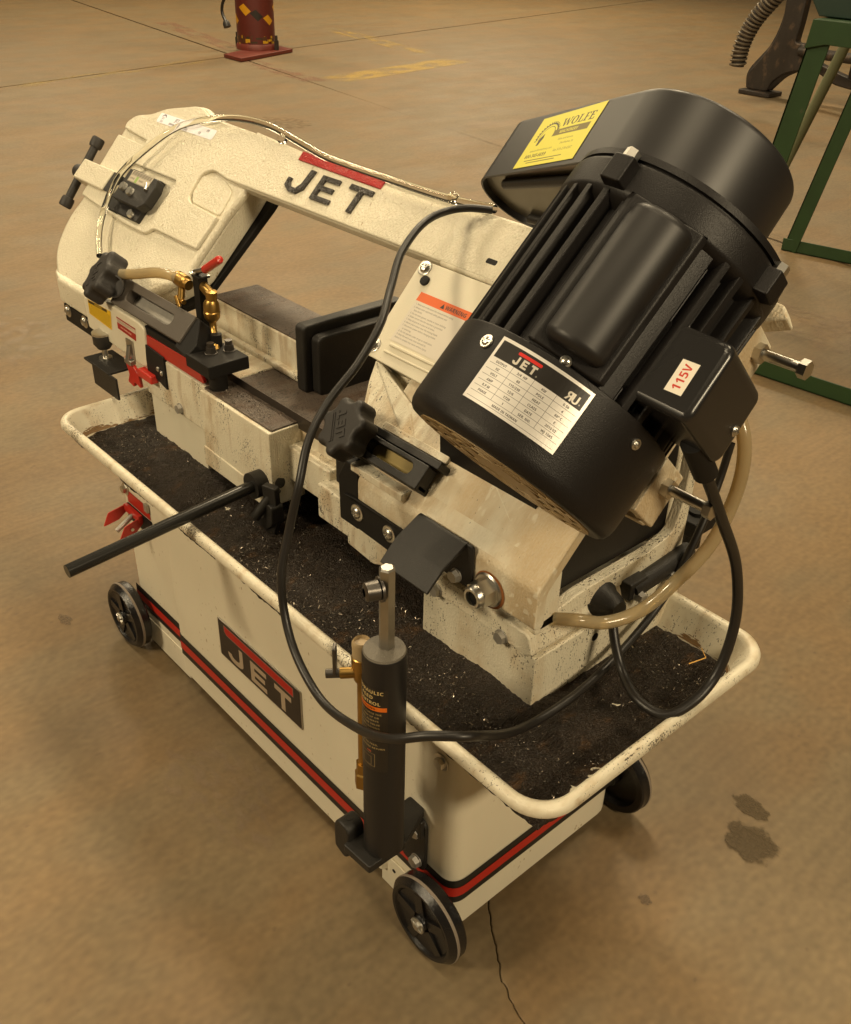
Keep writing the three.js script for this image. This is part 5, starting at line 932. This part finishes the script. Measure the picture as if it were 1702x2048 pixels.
{
  const pts = [[-3.537, 0.283, -6.0], [-3.534, 0.392, -6.0], [-3.512, 0.481, -6.0], [-3.467, 0.576, -6.0], [-3.418, 0.646, -6.0], [-3.363, 0.71, -6.0], [-3.25, 0.85, -6.0], [-3.1, 1.05, -6.0], [-2.9, 1.4, -6.05]];
  thing('flexible_hose', 'ribbed flexible metal hose hanging down in front of the cast-iron stand', 'hose', V(-3.53, 0.283, -6.0));
  const cv = new THREE.CatmullRomCurve3(pts.map((p) => V(...p)));
  part('liner', new THREE.TubeGeometry(cv, 120, 0.046, 16, false), IRON);
  const fr = cv.computeFrenetFrames(900), helix = [], len = cv.getLength(), turns = Math.round(len / 0.028);
  for (let i = 0; i <= 900; i++) { const p = cv.getPointAt(i / 900), a = i / 900 * turns * TAU; helix.push(p.addScaledVector(fr.normals[i], Math.cos(a) * 0.052).addScaledVector(fr.binormals[i], Math.sin(a) * 0.052)); }
  part('spiral_rib', new THREE.TubeGeometry(new THREE.CatmullRomCurve3(helix), 1800, 0.008, 6, false), std({ color: new THREE.Color().setRGB(0.12, 0.095, 0.065), roughness: 0.5, metalness: 0.4 }));
}
//#CHIPS
// ---------------------------------------------------------------- swarf lying in the tray and on the bed
{
  const curl = new THREE.BufferGeometry();
  curl.setAttribute('position', new THREE.Float32BufferAttribute([-1, 0, -0.3, -1, 0, 0.3, -0.3, 0.35, 0.34, -1, 0, -0.3, -0.3, 0.35, 0.34, -0.3, 0.35, -0.3, -0.3, 0.35, -0.3, -0.3, 0.35, 0.34, 0.4, 0.32, 0.26, -0.3, 0.35, -0.3, 0.4, 0.32, 0.26, 0.4, 0.32, -0.3, 0.4, 0.32, -0.3, 0.4, 0.32, 0.26, 1, -0.05, 0.2, 0.4, 0.32, -0.3, 1, -0.05, 0.2, 1, -0.05, -0.2], 3));
  curl.computeVertexNormals();
  const spots = [];
  const tray = (x, z) => x > -1.0 && x < 0.13 && z > -0.36 && z < 0.012 && !(z < -0.105 && (x < -0.76 || x > -0.194) && x < 0.014);
  let guard = 0;
  while (spots.length < 26000 && guard++ < 200000) {
    const x = -1.02 + rnd() * 1.18, z = -0.37 + rnd() * 0.385;
    if (!tray(x, z) || rnd() > 0.35 + 0.65 * smooth(-0.5, 0.5, n2(x * 5 + 3, z * 6)) * (x > 0.02 ? 0.5 : 1)) continue;
    spots.push([x, 0.3975 + 0.0035 * n2(x * 7, z * 7) + 0.002 * n2(x * 31, z * 31) + rnd() * 0.0015, z, 0.0006 + rnd() ** 4 * 0.0017]);
  }
  const on = (n, x0, x1, z0, z1, y, k) => { for (let i = 0; i < n; i++) { const x = x0 + rnd() * (x1 - x0), z = z0 + rnd() * (z1 - z0); if (n2(x * 14 + k, z * 18 + k) > -0.25) spots.push([x, y + rnd() * 0.001, z, 0.0004 + rnd() ** 4 * 0.0014]); } };
  on(1500, -0.73, -0.54, -0.15, -0.102, 0.566, 1); on(3200, -0.94, -0.41, -0.38, -0.158, 0.56, 2); on(900, -0.735, -0.435, -0.15, -0.13, 0.532, 3); on(700, -0.44, -0.21, -0.3, -0.115, 0.517, 4); on(120, -0.93, -0.65, -0.34, -0.25, 0.631, 5); on(260, -0.04, 0.01, -0.39, -0.13, 0.51, 6);
  const m = new THREE.InstancedMesh(curl, std({ color: 0xffffff, metalness: 0.75, roughness: 0.32, side: THREE.DoubleSide }), spots.length);
  const q = new THREE.Quaternion(), e = new THREE.Euler(), mm = new THREE.Matrix4(), c = new THREE.Color();
  spots.forEach(([x, y, z, s], i) => {
    q.setFromEuler(e.set((rnd() - 0.5) * 1.6, rnd() * TAU, (rnd() - 0.5) * 1.2));
    mm.compose(V(x, y, z), q, V(s * (0.8 + rnd()), s, s * (0.6 + rnd() * 0.7))); m.setMatrixAt(i, mm);
    const b = rnd() < 0.14 ? 0.2 + rnd() * 0.4 : 0.015 + rnd() * 0.06; m.setColorAt(i, c.setRGB(b, b * 0.86, b * 0.68));
  });
  m.name = 'metal_chips'; m.castShadow = m.receiveShadow = true; m.userData = { label: 'fine dark steel chips strewn over the tray and the saw bed', category: 'metal chips', kind: 'stuff' };
  scene.add(m);
  thing('straw', 'bent yellow straw lying on the sludge in the tray corner', 'straw', V(0.1, 0.3995, -0.347));
  part('stalk', [rod(V(0.094, 0.4, -0.327), V(0.103, 0.4025, -0.352), 0.0009, 0.0007, 6), rod(V(0.103, 0.4025, -0.352), V(0.088, 0.404, -0.363), 0.0006, 0.0005, 6)], std({ color: new THREE.Color().setRGB(0.75, 0.42, 0.09), roughness: 0.6 }));
}
renderer.render(scene, camera);
